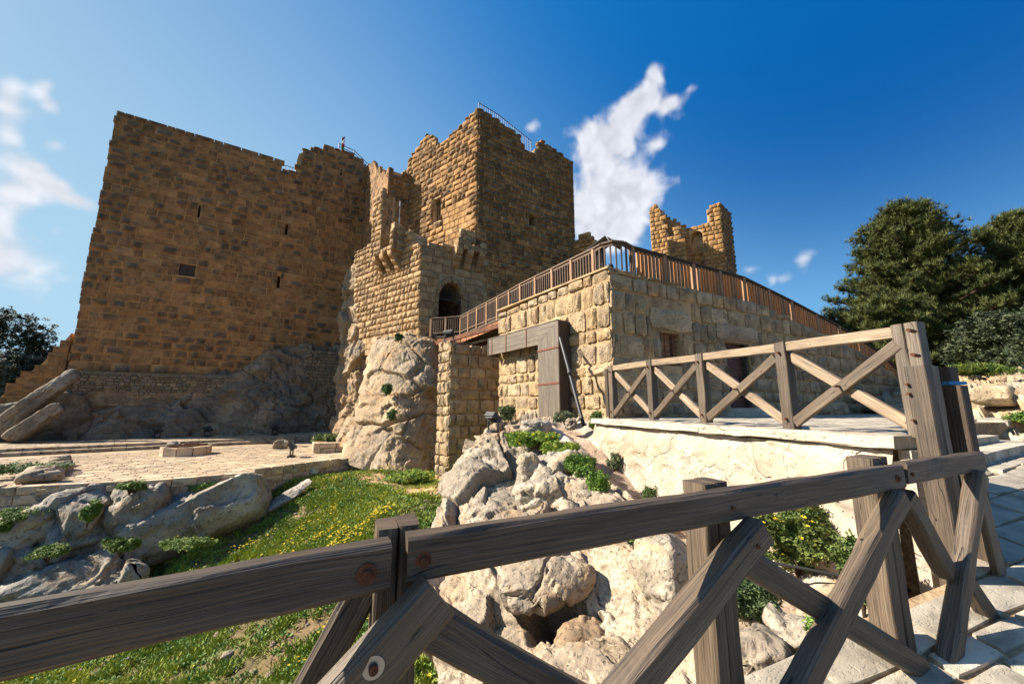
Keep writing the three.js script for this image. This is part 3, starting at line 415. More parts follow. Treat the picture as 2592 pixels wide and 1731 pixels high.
// ---- gatehouse with the arched door
{
  const t = thing('gatehouse', 'low gatehouse with dark pointed arch doorway at the castle end of the footbridge', 'gatehouse', [-5, 3.2, -21.5]);
  const R = Face([-5.06, -20.5], [0.841, -0.541]), Lf = Face([-5.06, -20.5], [0.779, 0.627]);
  const arch = [[1.08, 3.72]]; for (let a = 0; a <= 6; a++) { const k = a / 6; arch.push([1.08 + 0.79 * Math.pow(k, 1.35) * 1, 6.2 + 0.92 * Math.sin(k * Math.PI / 2)]); } for (let a = 5; a >= 0; a--) { const k = a / 6; arch.push([2.66 - 0.79 * Math.pow(k, 1.35), 6.2 + 0.92 * Math.sin(k * Math.PI / 2)]); } arch.push([2.66, 3.72]);
  const pR = [[0, 2.6], [3.95, 2.6], [3.95, 9.0], [2.6, 9.3], [1.6, 9.5], [0.7, 9.2], [0, 9.0]];
  const pL = [[-5.3, 3.1], [-0.02, 3.1], [-0.02, 8.97], [-0.6, 9.2], [-1.1, 9.7], [-1.2, 10.3], [-2.6, 10.2], [-4.44, 10.8], [-5.43, 10.65], [-6.4, 10.4], [-7.39, 10.5], [-7.1, 8.2], [-6.7, 6.5], [-6.2, 5.0]];
  wallBody(t, 'wall_core', R, pR.map(([s, y]) => [clamp(s, 0.07, 3.9), y - (y > 8 ? 0.12 : 0)]), 1.3, M.mortarTower, { holes: [arch] });
  wallBody(t, 'wall_core', Lf, pL.map(([s, y]) => [clamp(s, -7.3, -0.07), y - (y > 8 ? 0.15 : 0)]), 1.2, M.mortarTower);
  const list = [];
  courses(list, R, pR, { y0: 2.6, y1: 9.7, h: [0.38, 0.52], w: [0.5, 1.1], gap: 0.02, holes: [[0.86, 2.88, 3.7, 6.3], [1.05, 2.7, 6.2, 7.4]], seed: 31, clip: 'poly', type: (r) => ({ g: pick(r, r() < 0.6 ? GEO.worn : GEO.flush), tone: 3 + rnd(r, 2) * 2 }) });
  for (let k = 0; k < 13; k++) { const f = (k - 6) / 6, side = Math.sign(f) || 1, q = 1 - Math.abs(f); const s = 1.87 + side * (0.79 - 0.79 * Math.pow(q, 1.35)) * 1.0 + f * 0.16, y = 6.2 + 0.92 * Math.sin(q * Math.PI / 2) + 0.17 * (1 - Math.abs(f) * 0.6); list.push({ face: R, s, y, w: 0.36, h: 0.25, o: 0.005, g: GEO.flush[k % 8], tone: 3, rot: (side > 0 ? 1 : -1) * (Math.PI / 2 - Math.abs(f) * 1.3) * -1 + Math.PI }); }
  for (let k = 0; k < 6; k++) for (const s of [0.97, 2.77]) list.push({ face: R, s, y: 3.95 + k * 0.4, w: 0.2, h: 0.38, o: 0.006, g: GEO.flush[k], tone: 3 });
  courses(list, Lf, pL, { y0: 3.1, y1: 10.9, h: [0.30, 0.40], w: [0.30, 0.62], gap: 0.03, seed: 32, clip: 'poly', type: (r, s, y) => (y < 4.3 ? { g: pick(r, GEO.flush), tone: rnd(r, 4) } : { g: pick(r, GEO.bossSun), tone: rnd(r, 4), o: 0.03 * r() }) });
  // machicolation boxes
  corbels(t, Lf, [-3.75, -2.95, -2.1], 8.95, 0.34, 0.75, MS.gate[1]);
  corbels(t, R, [2.05, 2.75, 3.55], 9.05, 0.36, 0.6, MS.gate[3]);
  const boxes = [[Lf, -4.15, -3.1, 8.95, 13.2, 0.74, 33], [Lf, -3.1, -1.75, 8.95, 9.35, 0.74, 34], [Lf, -2.1, -1.75, 8.95, 10.6, 0.74, 35], [R, 1.95, 3.85, 9.05, 9.75, 0.58, 36], [R, 2.2, 3.2, 9.7, 10.5, 0.3, 37]];
  for (const [f, a, b, y0, y1, out, sd] of boxes) {
    const rr = rngOf(sd), tops = []; const n = 4; for (let k = 0; k <= n; k++) tops.push([b - (b - a) * k / n, y1 - rr() * 0.3]);
    wallBody(t, 'box_core', f, [[a + 0.05, y0 + 0.02], [b - 0.05, y0 + 0.02], ...tops.map(([s, y]) => [clamp(s, a + 0.05, b - 0.05), y - 0.1])], out + 0.1, M.mortarTower, { off: out - 0.05 });
    const poly = [[a, y0], [b, y0], ...tops]; const F2 = Face([f.at(0, 0, out).x, f.at(0, 0, out).z], f.u);
    courses(list, F2, poly, { y0, y1: y1 + 0.2, h: [0.3, 0.38], w: [0.34, 0.7], gap: 0.03, seed: sd, type: (r) => ({ g: pick(r, f === Lf ? GEO.bossSun : GEO.worn), tone: rnd(r, 4) }) });
    const c = f.at(a, 0, 0), FL = Face([c.x, c.z], [-f.n[0] * -1, -f.n[1] * -1].map((v) => v)); // left flank, runs out from the wall
    const FL2 = Face([f.at(a, 0, 0).x, f.at(a, 0, 0).z], f.n); courses(list, FL2, [[0, y0], [out, y0], [out, y1 - 0.1], [0, y1 - 0.1]], { y0, y1, h: [0.3, 0.38], w: [0.3, 0.5], gap: 0.03, seed: sd + 40, type: (r) => ({ g: pick(r, GEO.worn), tone: rnd(r, 4) }) });
    const FR = Face([f.at(b, 0, out).x, f.at(b, 0, out).z], [-f.n[0], -f.n[1]]); courses(list, FR, [[0, y0], [out, y0], [out, y1 - 0.1], [0, y1 - 0.1]], { y0, y1, h: [0.3, 0.38], w: [0.3, 0.5], gap: 0.03, seed: sd + 60, type: (r) => ({ g: pick(r, GEO.worn), tone: rnd(r, 4) }) });
  }
  lay(t, list, MS.gate, {});
  // unseen roof slab added to block light, dark passage behind the arch, iron grille and door leaf
  const put = (name, geo, m, f, s, y, o) => { const x = part(t, name, geo, m); x.applyMatrix4(f.m(s, y, o)); x.position.sub(t.position); return x; };
  put('added_roof_slab', box(7.5, 0.3, 4.5), M.mortarTower, R, 4.2, 8.5, -3.3);
  put('passage_wall', box(0.3, 4.2, 4), M.mortarTower, R, 0.7, 5.4, -3.3); put('passage_wall', box(0.3, 4.2, 4), M.mortarTower, R, 3.05, 5.4, -3.3); put('passage_wall', box(2.6, 4.2, 0.3), M.mortarTower, R, 1.87, 5.4, -5.3); put('passage_floor', box(2.2, 0.2, 5), M.mortarTower, R, 1.87, 3.6, -2.6); put('passage_ceiling', box(2.6, 0.2, 4.2), M.mortarTower, R, 1.87, 7.5, -3.3);
  const gr = put('grille', box(1.6, 0.06, 0.05), M.iron, R, 1.87, 6.12, -0.4); for (let k = 0; k < 11; k++) part(gr, 'bar', box(0.03, 0.95, 0.03, -0.72 + k * 0.144, 0.45, 0), M.iron);
  put('door_leaf', box(0.05, 2.3, 0.75), M.doorWood, R, 2.6, 4.95, -0.8);
}
// ---- pier under the bridge
{
  const t = thing('bridge_pier', 'narrow stone pier with sunlit left edge standing under the wooden footbridge', 'pier', [-2, -3, -15.6]);
  const R = Face([-2.44, -15.0], [0.841, -0.541]), Lf = Face([-2.44, -15.0], [0.6, 0.8]);
  const pR = [[0, -3.6], [2.45, -3.6], [2.45, 2.5], [1.2, 2.4], [0, 2.45]], pL = [[-1.0, -3.6], [-0.02, -3.6], [-0.02, 2.45], [-0.5, 2.55], [-0.95, 2.3]];
  wallBody(t, 'wall_core', R, [[0.06, -3.6], [2.4, -3.6], [2.4, 2.3], [0.06, 2.3]], 0.92, M.mortarHouse);
  const list = []; const ty = (r, s, y) => ({ g: pick(r, GEO.rough), tone: rnd(r, 6), o: 0.04 * r() - 0.02, rot: (r() - 0.5) * 0.08 });
  courses(list, R, pR, { y0: -3.6, y1: 2.6, h: [0.34, 0.62], w: [0.36, 0.95], gap: 0.03, seed: 41, type: ty });
  courses(list, Lf, pL, { y0: -3.6, y1: 2.6, h: [0.34, 0.6], w: [0.3, 0.8], gap: 0.025, seed: 42, type: (r) => ({ g: pick(r, GEO.rough), o: 0.03 * r() - 0.015, tone: rnd(r, 6) }) });
  lay(t, list, MS.house, {});
}
// ---- stone house that carries the bridge and the ramp
const HR = Face([2.53, -9.6], [0.891, -0.454]), HL = Face([2.53, -9.6], [0.548, 0.836]);
{
  const t = thing('stone_house', 'pale rough block house with barred window and door below the ramp railing', 'house', [4, -0.7, -11]);
  const top = [[18.3, 0.3], [17.9, 0.5], [16, 1.43], [12.75, 2.28], [9.35, 2.94], [6.5, 3.42], [0, 3.6]];
  const pR = [[0, -0.8], [18.3, -0.8], ...top], hR = [[1.77, 2.55, 1.1, 2.03], [4.55, 5.75, -0.25, 1.96]];
  const pL = [[-5.55, -1.5], [-0.02, -1.5], [-0.02, 3.6], [-5.55, 3.45]];
  wallBody(t, 'wall_core', HR, pR.map(([s, y]) => [clamp(s, 0.08, 18.2), y > 0 ? y - 0.05 : y]), 3.4, M.mortarHouse, { holes: hR, off: -0.035 });
  wallBody(t, 'wall_core', HL, pL.map(([s, y]) => [clamp(s, -5.5, -0.08), y > 0 ? y - 0.1 : y]), 3.0, M.mortarHouse, { off: -0.03 });
  const list = [];
  const ty = (r, s, y) => ({ g: pick(r, GEO.rough), tone: rnd(r, 6), o: 0.05 * r() - 0.025, rot: (r() - 0.5) * 0.10 });
  const lint = [[1.35, 3.1, 2.06, 2.72], [4.1, 6.3, 1.98, 2.55], [2.62, 3.05, 1.2, 2.04]];
  for (const [a, b, c, d] of lint) list.push({ face: HR, s: (a + b) / 2, y: (c + d) / 2, w: b - a - 0.03, h: d - c - 0.03, o: 0.01, g: GEO.rough[Math.round(a)], tone: Math.round(a + 1) });
  courses(list, HR, pR, { y0: -0.8, y1: 3.7, h: [0.32, 0.64], w: [0.32, 1.0], gap: 0.03, holes: [...hR, ...lint], seed: 51, type: ty, s1: 18.3, ragged: 0.6, clip: (s) => { for (let i = 0; i < top.length - 1; i++) { const [b, yb] = top[i], [a, ya] = top[i + 1]; if (s >= a && s <= b) return lerp(ya, yb, (s - a) / (b - a)); } return 0.3; } });
  courses(list, HL, [[-5.55, -1.5], [-0.02, -1.5], [-0.02, 3.62], [-5.55, 3.47]], { y0: -1.5, y1: 3.5, h: [0.30, 0.64], w: [0.28, 0.85], gap: 0.04, seed: 52, type: ty, ragged: 0.6, clip: (s) => 3.6 + s * 0.026 });
  // large squared quoins at the corner
  lay(t, list, MS.house, {});
  const put = (name, geo, m, f, s, y, o) => { const x = part(t, name, geo, m); x.applyMatrix4(f.m(s, y, o)); x.position.sub(t.position); return x; };
  const w = put('window', box(0.9, 1.05, 0.05), M.doorWood, HR, 2.16, 1.57, -0.34); part(w, 'shutter', box(0.32, 0.95, 0.04, 0.03, 0, 0.08), M.woodPost);
  for (let k = 0; k < 2; k++) part(w, 'bar', box(0.02, 0.95, 0.02, -0.12 + k * 0.3, 0, 0.2), M.rust); for (let k = 0; k < 6; k++) part(w, 'bar', box(0.8, 0.018, 0.018, 0, -0.4 + k * 0.16, 0.22), M.rust);
  const d = put('door', box(1.25, 2.3, 0.06), M.doorWood, HR, 5.12, 0.85, -0.3); for (let k = 0; k < 5; k++) part(d, 'plank', box(0.19, 2.15, 0.03, -0.42 + k * 0.2, 0, 0.045), M.doorWood); part(d, 'handle', box(0.04, 0.14, 0.05, 0.3, 0, 0.08), M.iron); part(d, 'jamb', box(0.1, 2.2, 0.2, 0.53, 0, 0.12), M.woodDark);
  for (const [s, y, ww, o] of [[5.2, -0.25, 2.4, 0.3], [5.2, -0.13, 2.0, 0.18]]) { const g = box(ww, 0.14, o * 2); g.setAttribute('color', new THREE.Float32BufferAttribute(new Float32Array(g.attributes.position.count * 3).fill(1), 3)); put('door_step', g, MS.marble[1], HR, s, y, o * 0.4); }
  // thin coping along the roof edge
  { const g = box(5.6, 0.05, 0.5); put('coping', g, M.mortarHouse, HL, -2.8, 3.585, -0.2); }
}
// ---- ruined tower and a broken wall behind the house
{
  const t = thing('ruined_tower', 'roofless broken tower with deep breach rising behind the ramp railing', 'tower', [13, 3, -27]);
  const A = [10.94, -28.4], B = [15.17, -26.0]; const F = Face(A, [B[0] - A[0], B[1] - A[1]]), L = Math.hypot(B[0] - A[0], B[1] - A[1]);
  const S = Face(B, [0.72, -0.69]);
  const left = [[0, 3], [2.1, 3], [2.2, 10.2], [2.4, 11.0], [2.28, 11.8], [2.14, 12.4], [2.05, 13.4], [1.67, 13.3], [1.63, 12.66], [1.26, 12.7], [1.2, 13.4], [1.05, 14.0], [0.82, 14.9], [0.61, 15.75], [0.3, 15.7], [0, 15.4]];
  const right = [[3.57, 3], [L, 3], [L, 14.6], [L - 0.35, 14.55], [L - 0.75, 14.3], [L - 0.8, 13.6], [L - 1.0, 13.2], [3.57, 13.3]];
  const side = [[0, 3], [2.4, 3], [2.4, 14.6], [1.6, 14.9], [0, 14.6]];
  const back = [[0, 3], [4.7, 3], [4.7, 14.4], [3.6, 14.4], [3.2, 14.3], [2.46, 14.3], [2.0, 14.9], [1.5, 15.2], [1.06, 15.7], [0.5, 16.3], [0, 16.3]];
  const Bk = Face([F.at(-0.1, 0, -2.2).x, F.at(-0.1, 0, -2.2).z], F.u);
  const list = []; const low = (p) => p.map(([s, y]) => [s, y - (y > 4 ? 0.15 : 0)]);
  wallBody(t, 'wall_core', F, low(left), 0.9, M.mortarTower); wallBody(t, 'wall_core', F, low(right).map(([s, y]) => [Math.min(s, L - 0.07), y]), 0.9, M.mortarTower); wallBody(t, 'wall_core', S, low(side).map(([s, y]) => [Math.max(s, 0.07), y]), 0.9, M.mortarTower);
  const niche = [[2.75, 11.9]]; for (let a = 0; a <= 8; a++) niche.push([3.2 - 0.45 * Math.cos(a / 8 * Math.PI), 13.3 + 0.5 * Math.sin(a / 8 * Math.PI)]); niche.push([3.65, 11.9]);
  wallBody(t, 'wall_core', Bk, low(back), 0.7, M.mortarTower, { holes: [niche] });
  { const o = part(t, 'niche_back', box(1.4, 3, 0.2), M.mortarTower); o.applyMatrix4(Bk.m(3.2, 12.9, -0.7)); o.position.sub(t.position); }
  const ty = (r) => ({ g: pick(r, GEO.small), tone: rnd(r, 6), o: 0.02 * r() });
  const SL = Face([F.at(0, 0, -2.2).x, F.at(0, 0, -2.2).z], F.n); wallBody(t, 'wall_core', SL, [[0, 3], [2.1, 3], [2.1, 15.2], [0, 16]], 0.8, M.mortarTower);  // unseen left wall added to keep the sun off the interior
  courses(list, SL, [[0, 3], [2.2, 3], [2.2, 15.4], [0, 16.2]], { y0: 7, y1: 16.2, h: [0.3, 0.4], w: [0.35, 0.7], gap: 0.03, seed: 67, type: ty });
  courses(list, F, left, { y0: 7, y1: 15.9, h: [0.3, 0.4], w: [0.35, 0.65], gap: 0.03, seed: 61, type: ty }); courses(list, F, right, { y0: 7, y1: 14.8, h: [0.3, 0.4], w: [0.3, 0.6], gap: 0.03, seed: 62, type: ty });
  courses(list, S, side, { y0: 7, y1: 15, h: [0.34, 0.44], w: [0.35, 0.7], gap: 0.03, seed: 63, type: (r) => ({ g: pick(r, GEO.bossShade), tone: rnd(r, 6) }) });
  courses(list, Bk, back, { y0: 9, y1: 16.4, h: [0.26, 0.4], w: [0.3, 0.7], gap: 0.05, seed: 64, holes: [[2.7, 3.7, 11.9, 13.9]], type: (r) => ({ g: pick(r, GEO.cobble), tone: rnd(r, 6) }) });
  lay(t, list, MS.tower, {});
}
{
  const t = thing('ruined_wall', 'short broken stump of bossed wall between square tower and small dark canopy', 'wall', [5, 5, -24]);
  const F = Face([4.2, -24.6], [0.8, 0.6]); const poly = [[0, 5], [1.6, 5], [1.6, 10.2], [1.3, 11.1], [0.9, 11.5], [0.4, 11.2], [0, 11]]; wallBody(t, 'wall_core', F, poly.map(([s, y]) => [s, y - (y > 6 ? 0.15 : 0)]), 0.9, M.mortarTower);
  const list = []; courses(list, F, poly, { y0: 5, y1: 11.7, h: [0.3, 0.4], w: [0.3, 0.6], gap: 0.03, seed: 66, type: (r) => ({ g: pick(r, GEO.bossSun), tone: rnd(r, 6) }) }); lay(t, list, MS.tower, {});
}
{
  const t = thing('canopy_roof', 'small dark pitched canopy roof peeking over the railing beside square tower', 'canopy', [3.05, 3.5, -12.6]);
  const o = part(t, 'roof_panel', box(0.8, 0.03, 0.8), M.blackPlastic); o.position.set(-0.05, 1.92, 0); o.rotation.z = 0.5; o.rotation.y = -0.5; const o2 = part(t, 'roof_panel', box(0.4, 0.03, 0.8), M.blackPlastic); o2.position.set(0.5, 2.0, 0.1); o2.rotation.z = -0.7; o2.rotation.y = -0.5; part(t, 'post', box(0.08, 2.0, 0.08, 0.1, 1.0, 0), M.iron);
}

// ================================================================ GROUND AND ROCK
function Floor(O, uDir, slope = [0, 0]) {         // plane y = O.y + slope.x*dx + slope.z*dz ; s runs along uDir, t to its left (up in plan)
  const up = V(-slope[0], 1, -slope[1]).normalize(); const u = V(uDir[0], uDir[0] * slope[0] + uDir[1] * slope[1], uDir[1]).normalize(); const v = up.clone().cross(u).normalize(); const o = V(...O);
  return { at: (s, t, k = 0) => o.clone().addScaledVector(u, s).addScaledVector(v, t).addScaledVector(up, k), m(s, t, k = 0) { const b = new THREE.Matrix4().makeBasis(u, v, up); b.setPosition(this.at(s, t, k)); return b; }, st(x, z) { const y = o.y + slope[0] * (x - o.x) + slope[1] * (z - o.z), d = V(x, y, z).sub(o); return [d.dot(u), d.dot(v)]; } };
}
function slabGeo(pts, top, depth, slope = [0, 0], O = [0, 0]) {   // plan polygon with thickness; pts [x, z]
  const sh = new THREE.Shape(pts.map(p => new THREE.Vector2(p[0], -p[1]))); const g = new THREE.ExtrudeGeometry(sh, { depth, bevelEnabled: false }); g.rotateX(-Math.PI / 2); g.translate(0, -depth, 0);
  const p = g.attributes.position; for (let i = 0; i < p.count; i++) p.setY(i, p.getY(i) + top + slope[0] * (p.getX(i) - O[0]) + slope[1] * (p.getZ(i) - O[1])); return boxUV(g);
}
{ const g = new THREE.CircleGeometry(900, 64); g.rotateX(-Math.PI / 2); g.translate(0, -7, 0); struct('ground', boxUV(g), M.farGround); }

// ---- grassy ditch: smooth surface through known heights
const HP = [[-5.12, -2.30, -14.49], [-3.96, -2.55, -14.89], [-2.77, -2.85, -14.68], [-2.90, -2.60, -9.86], [-1.94, -2.75, -10.43], [-4.66, -2.45, -11.52], [-6.29, -2.90, -11.00], [-4.74, -3.15, -9.44], [-7.31, -3.30, -10.52], [-7.66, -3.80, -9.46], [-4.93, -3.55, -8.25], [-9.50, -4.05, -9.84], [-3.13, -3.05, -7.97], [-1.78, -3.00, -6.28], [-3.00, -3.55, -6.23], [-5.93, -4.15, -7.52], [-6.98, -4.45, -7.14], [-11.45, -4.20, -10.21], [-11.16, -4.40, -9.21], [-5.64, -2.25, -13.14], [-7.44, -2.6, -11.99], [-1.49, -3.15, -5.05],
  [-8.3, -2.5, -11.15], [-6.85, -2.35, -12.6], [-9.9, -2.6, -10.05], [-6.0, -2.3, -13.9],
  [-9.5, -2.7, -11.6], [-12, -2.7, -10.9], [-16, -3.2, -9.5], [-22, -3.6, -8.5], [-14, -4.9, -6], [-20, -5, -4], [0, -3.7, 0], [-3, -4.1, -2.5], [-7, -4.8, -3], [2, -3.4, -2.5], [2, -3.6, 0.8], [-12, -2.7, -16], [-16, -2.7, -22], [-24, -2.8, -16], [-8.5, -2.5, -19], [-3.5, -2.9, -18], [0, -2.5, -17.5], [1, -1.4, -13], [-1.2, -2.2, -13.2], [1, -2.6, -8], [2.5, -2.6, -6]];
for (const p of HP) { const k = lerp(1, KS, sstep(-2.2, -6.5, p[0])); p[0] *= k; p[1] *= k; p[2] *= k; }
const RBF = (() => { const n = HP.length, A = [], b = HP.map(p => p[1]); const k = (x, z) => Math.sqrt(x * x + z * z + 0.4); const mean = b.reduce((a, c) => a + c, 0) / n; for (let i = 0; i < n; i++) { A.push(HP.map(q => k(HP[i][0] - q[0], HP[i][2] - q[2]))); A[i].push(b[i] - mean); } for (let c = 0; c < n; c++) { let p = c; for (let r = c; r < n; r++) if (Math.abs(A[r][c]) > Math.abs(A[p][c])) p = r;[A[c], A[p]] = [A[p], A[c]]; for (let r = 0; r < n; r++) if (r !== c) { const f = A[r][c] / A[c][c]; if (f) for (let q = c; q <= n; q++) A[r][q] -= f * A[c][q]; } } const w = A.map((r, i) => r[n] / r[i]); return (x, z) => { let s = mean; for (let i = 0; i < n; i++) s += w[i] * k(x - HP[i][0], z - HP[i][2]); return s; }; })();
const groundY = (x, z) => RBF(x, z) + 0.10 * fbm3(x * 0.8, 0, z * 0.8, 4) + 0.05 * fbm3(x * 3, 5, z * 3, 3);
const dirt = (x, z) => { const ax = -6.8, az = -17.0, bx = -1.9, bz = -12.0, t = clamp(((x - ax) * (bx - ax) + (z - az) * (bz - az)) / ((bx - ax) ** 2 + (bz - az) ** 2)); return 1 - sstep(0.30, 0.62, Math.hypot(x - lerp(ax, bx, t), z - lerp(az, bz, t)) + 0.25 * vn3(x * 2, 1, z * 2)); };
{
  const P = [], idx = [], nx = 250, nz = 210, x0 = -30, x1 = 3.2, z0 = -25, z1 = 1.5;
  for (let j = 0; j <= nz; j++) for (let i = 0; i <= nx; i++) { const x = lerp(x0, x1, i / nx), z = lerp(z0, z1, j / nz); P.push(x, groundY(x, z), z); }
  for (let j = 0; j < nz; j++) for (let i = 0; i < nx; i++) { const a = j * (nx + 1) + i; idx.push(a, a + nx + 1, a + nx + 2, a, a + nx + 2, a + 1); }
  const g = displace(P, idx, () => 0, (x, y, z) => { const d = dirt(x, z), n = fbm3(x * 1.2, 3, z * 1.2, 4); return mix3(mix3([0.55, 0.62, 0.30], [0.85, 0.80, 0.62], sstep(0.1, 0.35, n)), [2.1, 1.95, 1.75], d); });
  struct('grassy_ditch', g, M.soil);
}
// ---- back hillsides
{
  const hill = (grid) => struct('hillside', patchGeo(grid, 60, 40, (x, y, z) => 0.5 * fbm3(x * 0.2, 0, z * 0.2, 3), (x, y, z) => mix3([0.5, 0.55, 0.25], [1.4, 1.2, 0.9], sstep(0, 0.3, fbm3(x * 0.3, 0, z * 0.3, 4)))), M.soil);
  hill([[[6, 0.3, -60], [25, 1.5, -60], [50, 2, -60], [80, 2, -50]], [[8, 0.4, -30], [22, 1.2, -32], [45, 2, -30], [75, 2, -30]], [[13, 0.2, -17.5], [20, 0.8, -16], [35, 1.6, -16], [70, 1.5, -14]], [[14.5, -0.6, -11], [18, -0.2, -8], [30, 0.4, -6], [60, 0.5, -2]]]);
  trueSize(hill([[[-90, -4, -70], [-60, -2, -70], [-40, -1, -70], [-24, -1, -60]], [[-90, -5, -40], [-60, -3, -40], [-42, -1.6, -40], [-26, -1, -34]], [[-80, -5, -14], [-55, -3.2, -16], [-38, -2.4, -18], [-27, -2.3, -21]], [[-70, -5.5, 2], [-50, -4.6, -2], [-36, -3.6, -6], [-25, -2.7, -9]]]));
}
// ---- plaza
const PZ = Floor([-12, -1.95, -16], [0.78, -0.626]);
{
  const t = structGroup('plaza', [-14, -1.95, -16]); const sub = g => { g.translate(14, 1.95, 16); return g; };
  const front = [[-30, -4.2], [-17, -7.4], [-11.9, -9.35], [-9.72, -10.14], [-7.55, -11.68], [-6.08, -14.09], [-5.52, -14.87]];
  const main = [...front, [-7.2, -18.6], [-9.2, -22.3], [-11.6, -27.5], [-20, -23], [-34, -19], [-36, -8]];
  const stepA = [-27, -10.05], stepB = [-11.4, -22.55], e = [0.78, -0.626];
  part(t, 'slab', sub(slabGeo(main, -1.97, 1.3)), M.jointPale);
  const off = (p, d) => [p[0] - 0.626 * d, p[1] - 0.78 * d];
  const up1 = [stepA, stepB, [-11.6, -27.6], [-20, -24], [-34, -19.5], [-36, -9]].map(p => p), up2 = [off(stepA, 0.45), off(stepB, 0.45), [-11.9, -27.7], [-20, -24.2], [-34, -19.7], [-36, -9.5]];
  part(t, 'step', sub(slabGeo(up1, -1.845, 0.12)), M.jointPale); part(t, 'step', sub(slabGeo(up2, -1.725, 0.12)), M.jointPale);
  const list = []; const ty = (r) => ({ g: pick(r, GEO.slab), tone: rnd(r, 5), o: 0.012 * (r() - 0.5), rot: (r() - 0.5) * 0.05 });
  const st = (p, F) => p.map(q => F.st(q[0], q[1])); const inM = (F, P, y, sd, bounds) => courses(list, F, st(P, F), { y0: bounds[0], y1: bounds[1], h: [0.15, 0.25], w: [0.26, 0.7], gap: 0.016, seed: sd, type: ty, s0: bounds[2], s1: bounds[3] });
  const lower = [...front.slice(1), [-7.2, -18.6], [-9.2, -22.3], stepB, stepA];
  inM(PZ, lower, 0, 71, [-9, 3.2, -14, 9]);
  const U1 = Floor([-12, -1.825, -16], [0.78, -0.626]), U2 = Floor([-12, -1.705, -16], [0.78, -0.626]);
  inM(U1, [stepA, stepB, off(stepB, 0.45), off(stepA, 0.45)], 0, 72, [1.5, 6, -20, 8]);
  inM(U2, [off(stepA, 0.45), off(stepB, 0.45), [-12, -26.5], [-17, -23], [-22.5, -19], [-30, -15], [-32, -9]], 0, 73, [2, 12, -22, 8]);
  lay(t, list, MS.paving, { name: 'paving_stone', restName: 'paving_stones', rest: M.restFlat });
  // front edge of dressed stones
  const kl = []; for (let i = 1; i < front.length - 1; i++) { const a = front[i], b = front[i + 1], L = Math.hypot(b[0] - a[0], b[1] - a[1]), F = Face([a[0], a[1]], [b[0] - a[0], b[1] - a[1]]); courses(kl, F, [[0, -2.75], [L, -2.75], [L, -1.93], [0, -1.93]], { y0: -2.78, y1: -2.0, h: [0.2, 0.28], w: [0.26, 0.6], gap: 0.02, seed: 80 + i, off: 0.02, type: (r) => ({ g: pick(r, GEO.worn), tone: rnd(r, 5) }) }); }
  lay(t, kl, MS.paving, { name: 'edge_stone', restName: 'edge_stones' }); trueSize(t);
}
// ---- central limestone outcrop
const rockGrid = [
  [[-0.74, -1.07, -12.40], [-0.32, -0.38, -11.80], [0.22, -0.29, -12.20], [0.91, -0.21, -12.30], [1.55, -0.36, -11.00], [2.14, -0.46, -9.70]],
  [[-1.22, -1.21, -10.20], [-0.60, -0.57, -9.60], [0.06, -0.51, -9.40], [0.67, -0.53, -9.20], [1.34, -0.70, -8.80], [2.05, -0.78, -8.50]],
  [[-1.36, -1.69, -8.80], [-0.81, -1.16, -8.30], [0.14, -1.10, -8.00], [0.69, -1.01, -7.80], [1.42, -1.18, -7.60], [2.26, -1.22, -7.60]],
  [[-1.43, -2.15, -7.70], [-0.87, -1.73, -7.10], [0.04, -1.59, -6.80], [0.77, -1.43, -6.70], [1.68, -1.47, -6.60], [2.53, -1.52, -7.00]],
  [[-1.44, -2.67, -6.50], [-0.84, -2.29, -6.00], [0.04, -2.01, -5.70], [0.87, -1.81, -5.60], [1.85, -1.73, -5.50], [2.84, -1.70, -6.10]],
  [[-1.37, -3.03, -5.50], [-0.63, -2.62, -5.00], [0.22, -2.33, -4.70], [1.05, -2.07, -4.50], [2.00, -1.85, -4.50], [3.17, -1.73, -5.20]],
  [[-1.30, -3.33, -4.80], [-0.35, -2.80, -4.20], [0.45, -2.43, -3.90], [1.26, -2.11, -3.70], [2.13, -1.82, -3.60], [3.48, -1.68, -4.50]],
  [[-1.16, -3.50, -4.10], [-0.08, -2.90, -3.50], [0.56, -2.39, -3.10], [1.34, -2.04, -2.90], [1.92, -1.74, -2.75], [3.16, -1.75, -3.40]],
].map(r => [[r[0][0] - 0.35, r[0][1] - 1.8, r[0][2] - 0.9], ...r]);
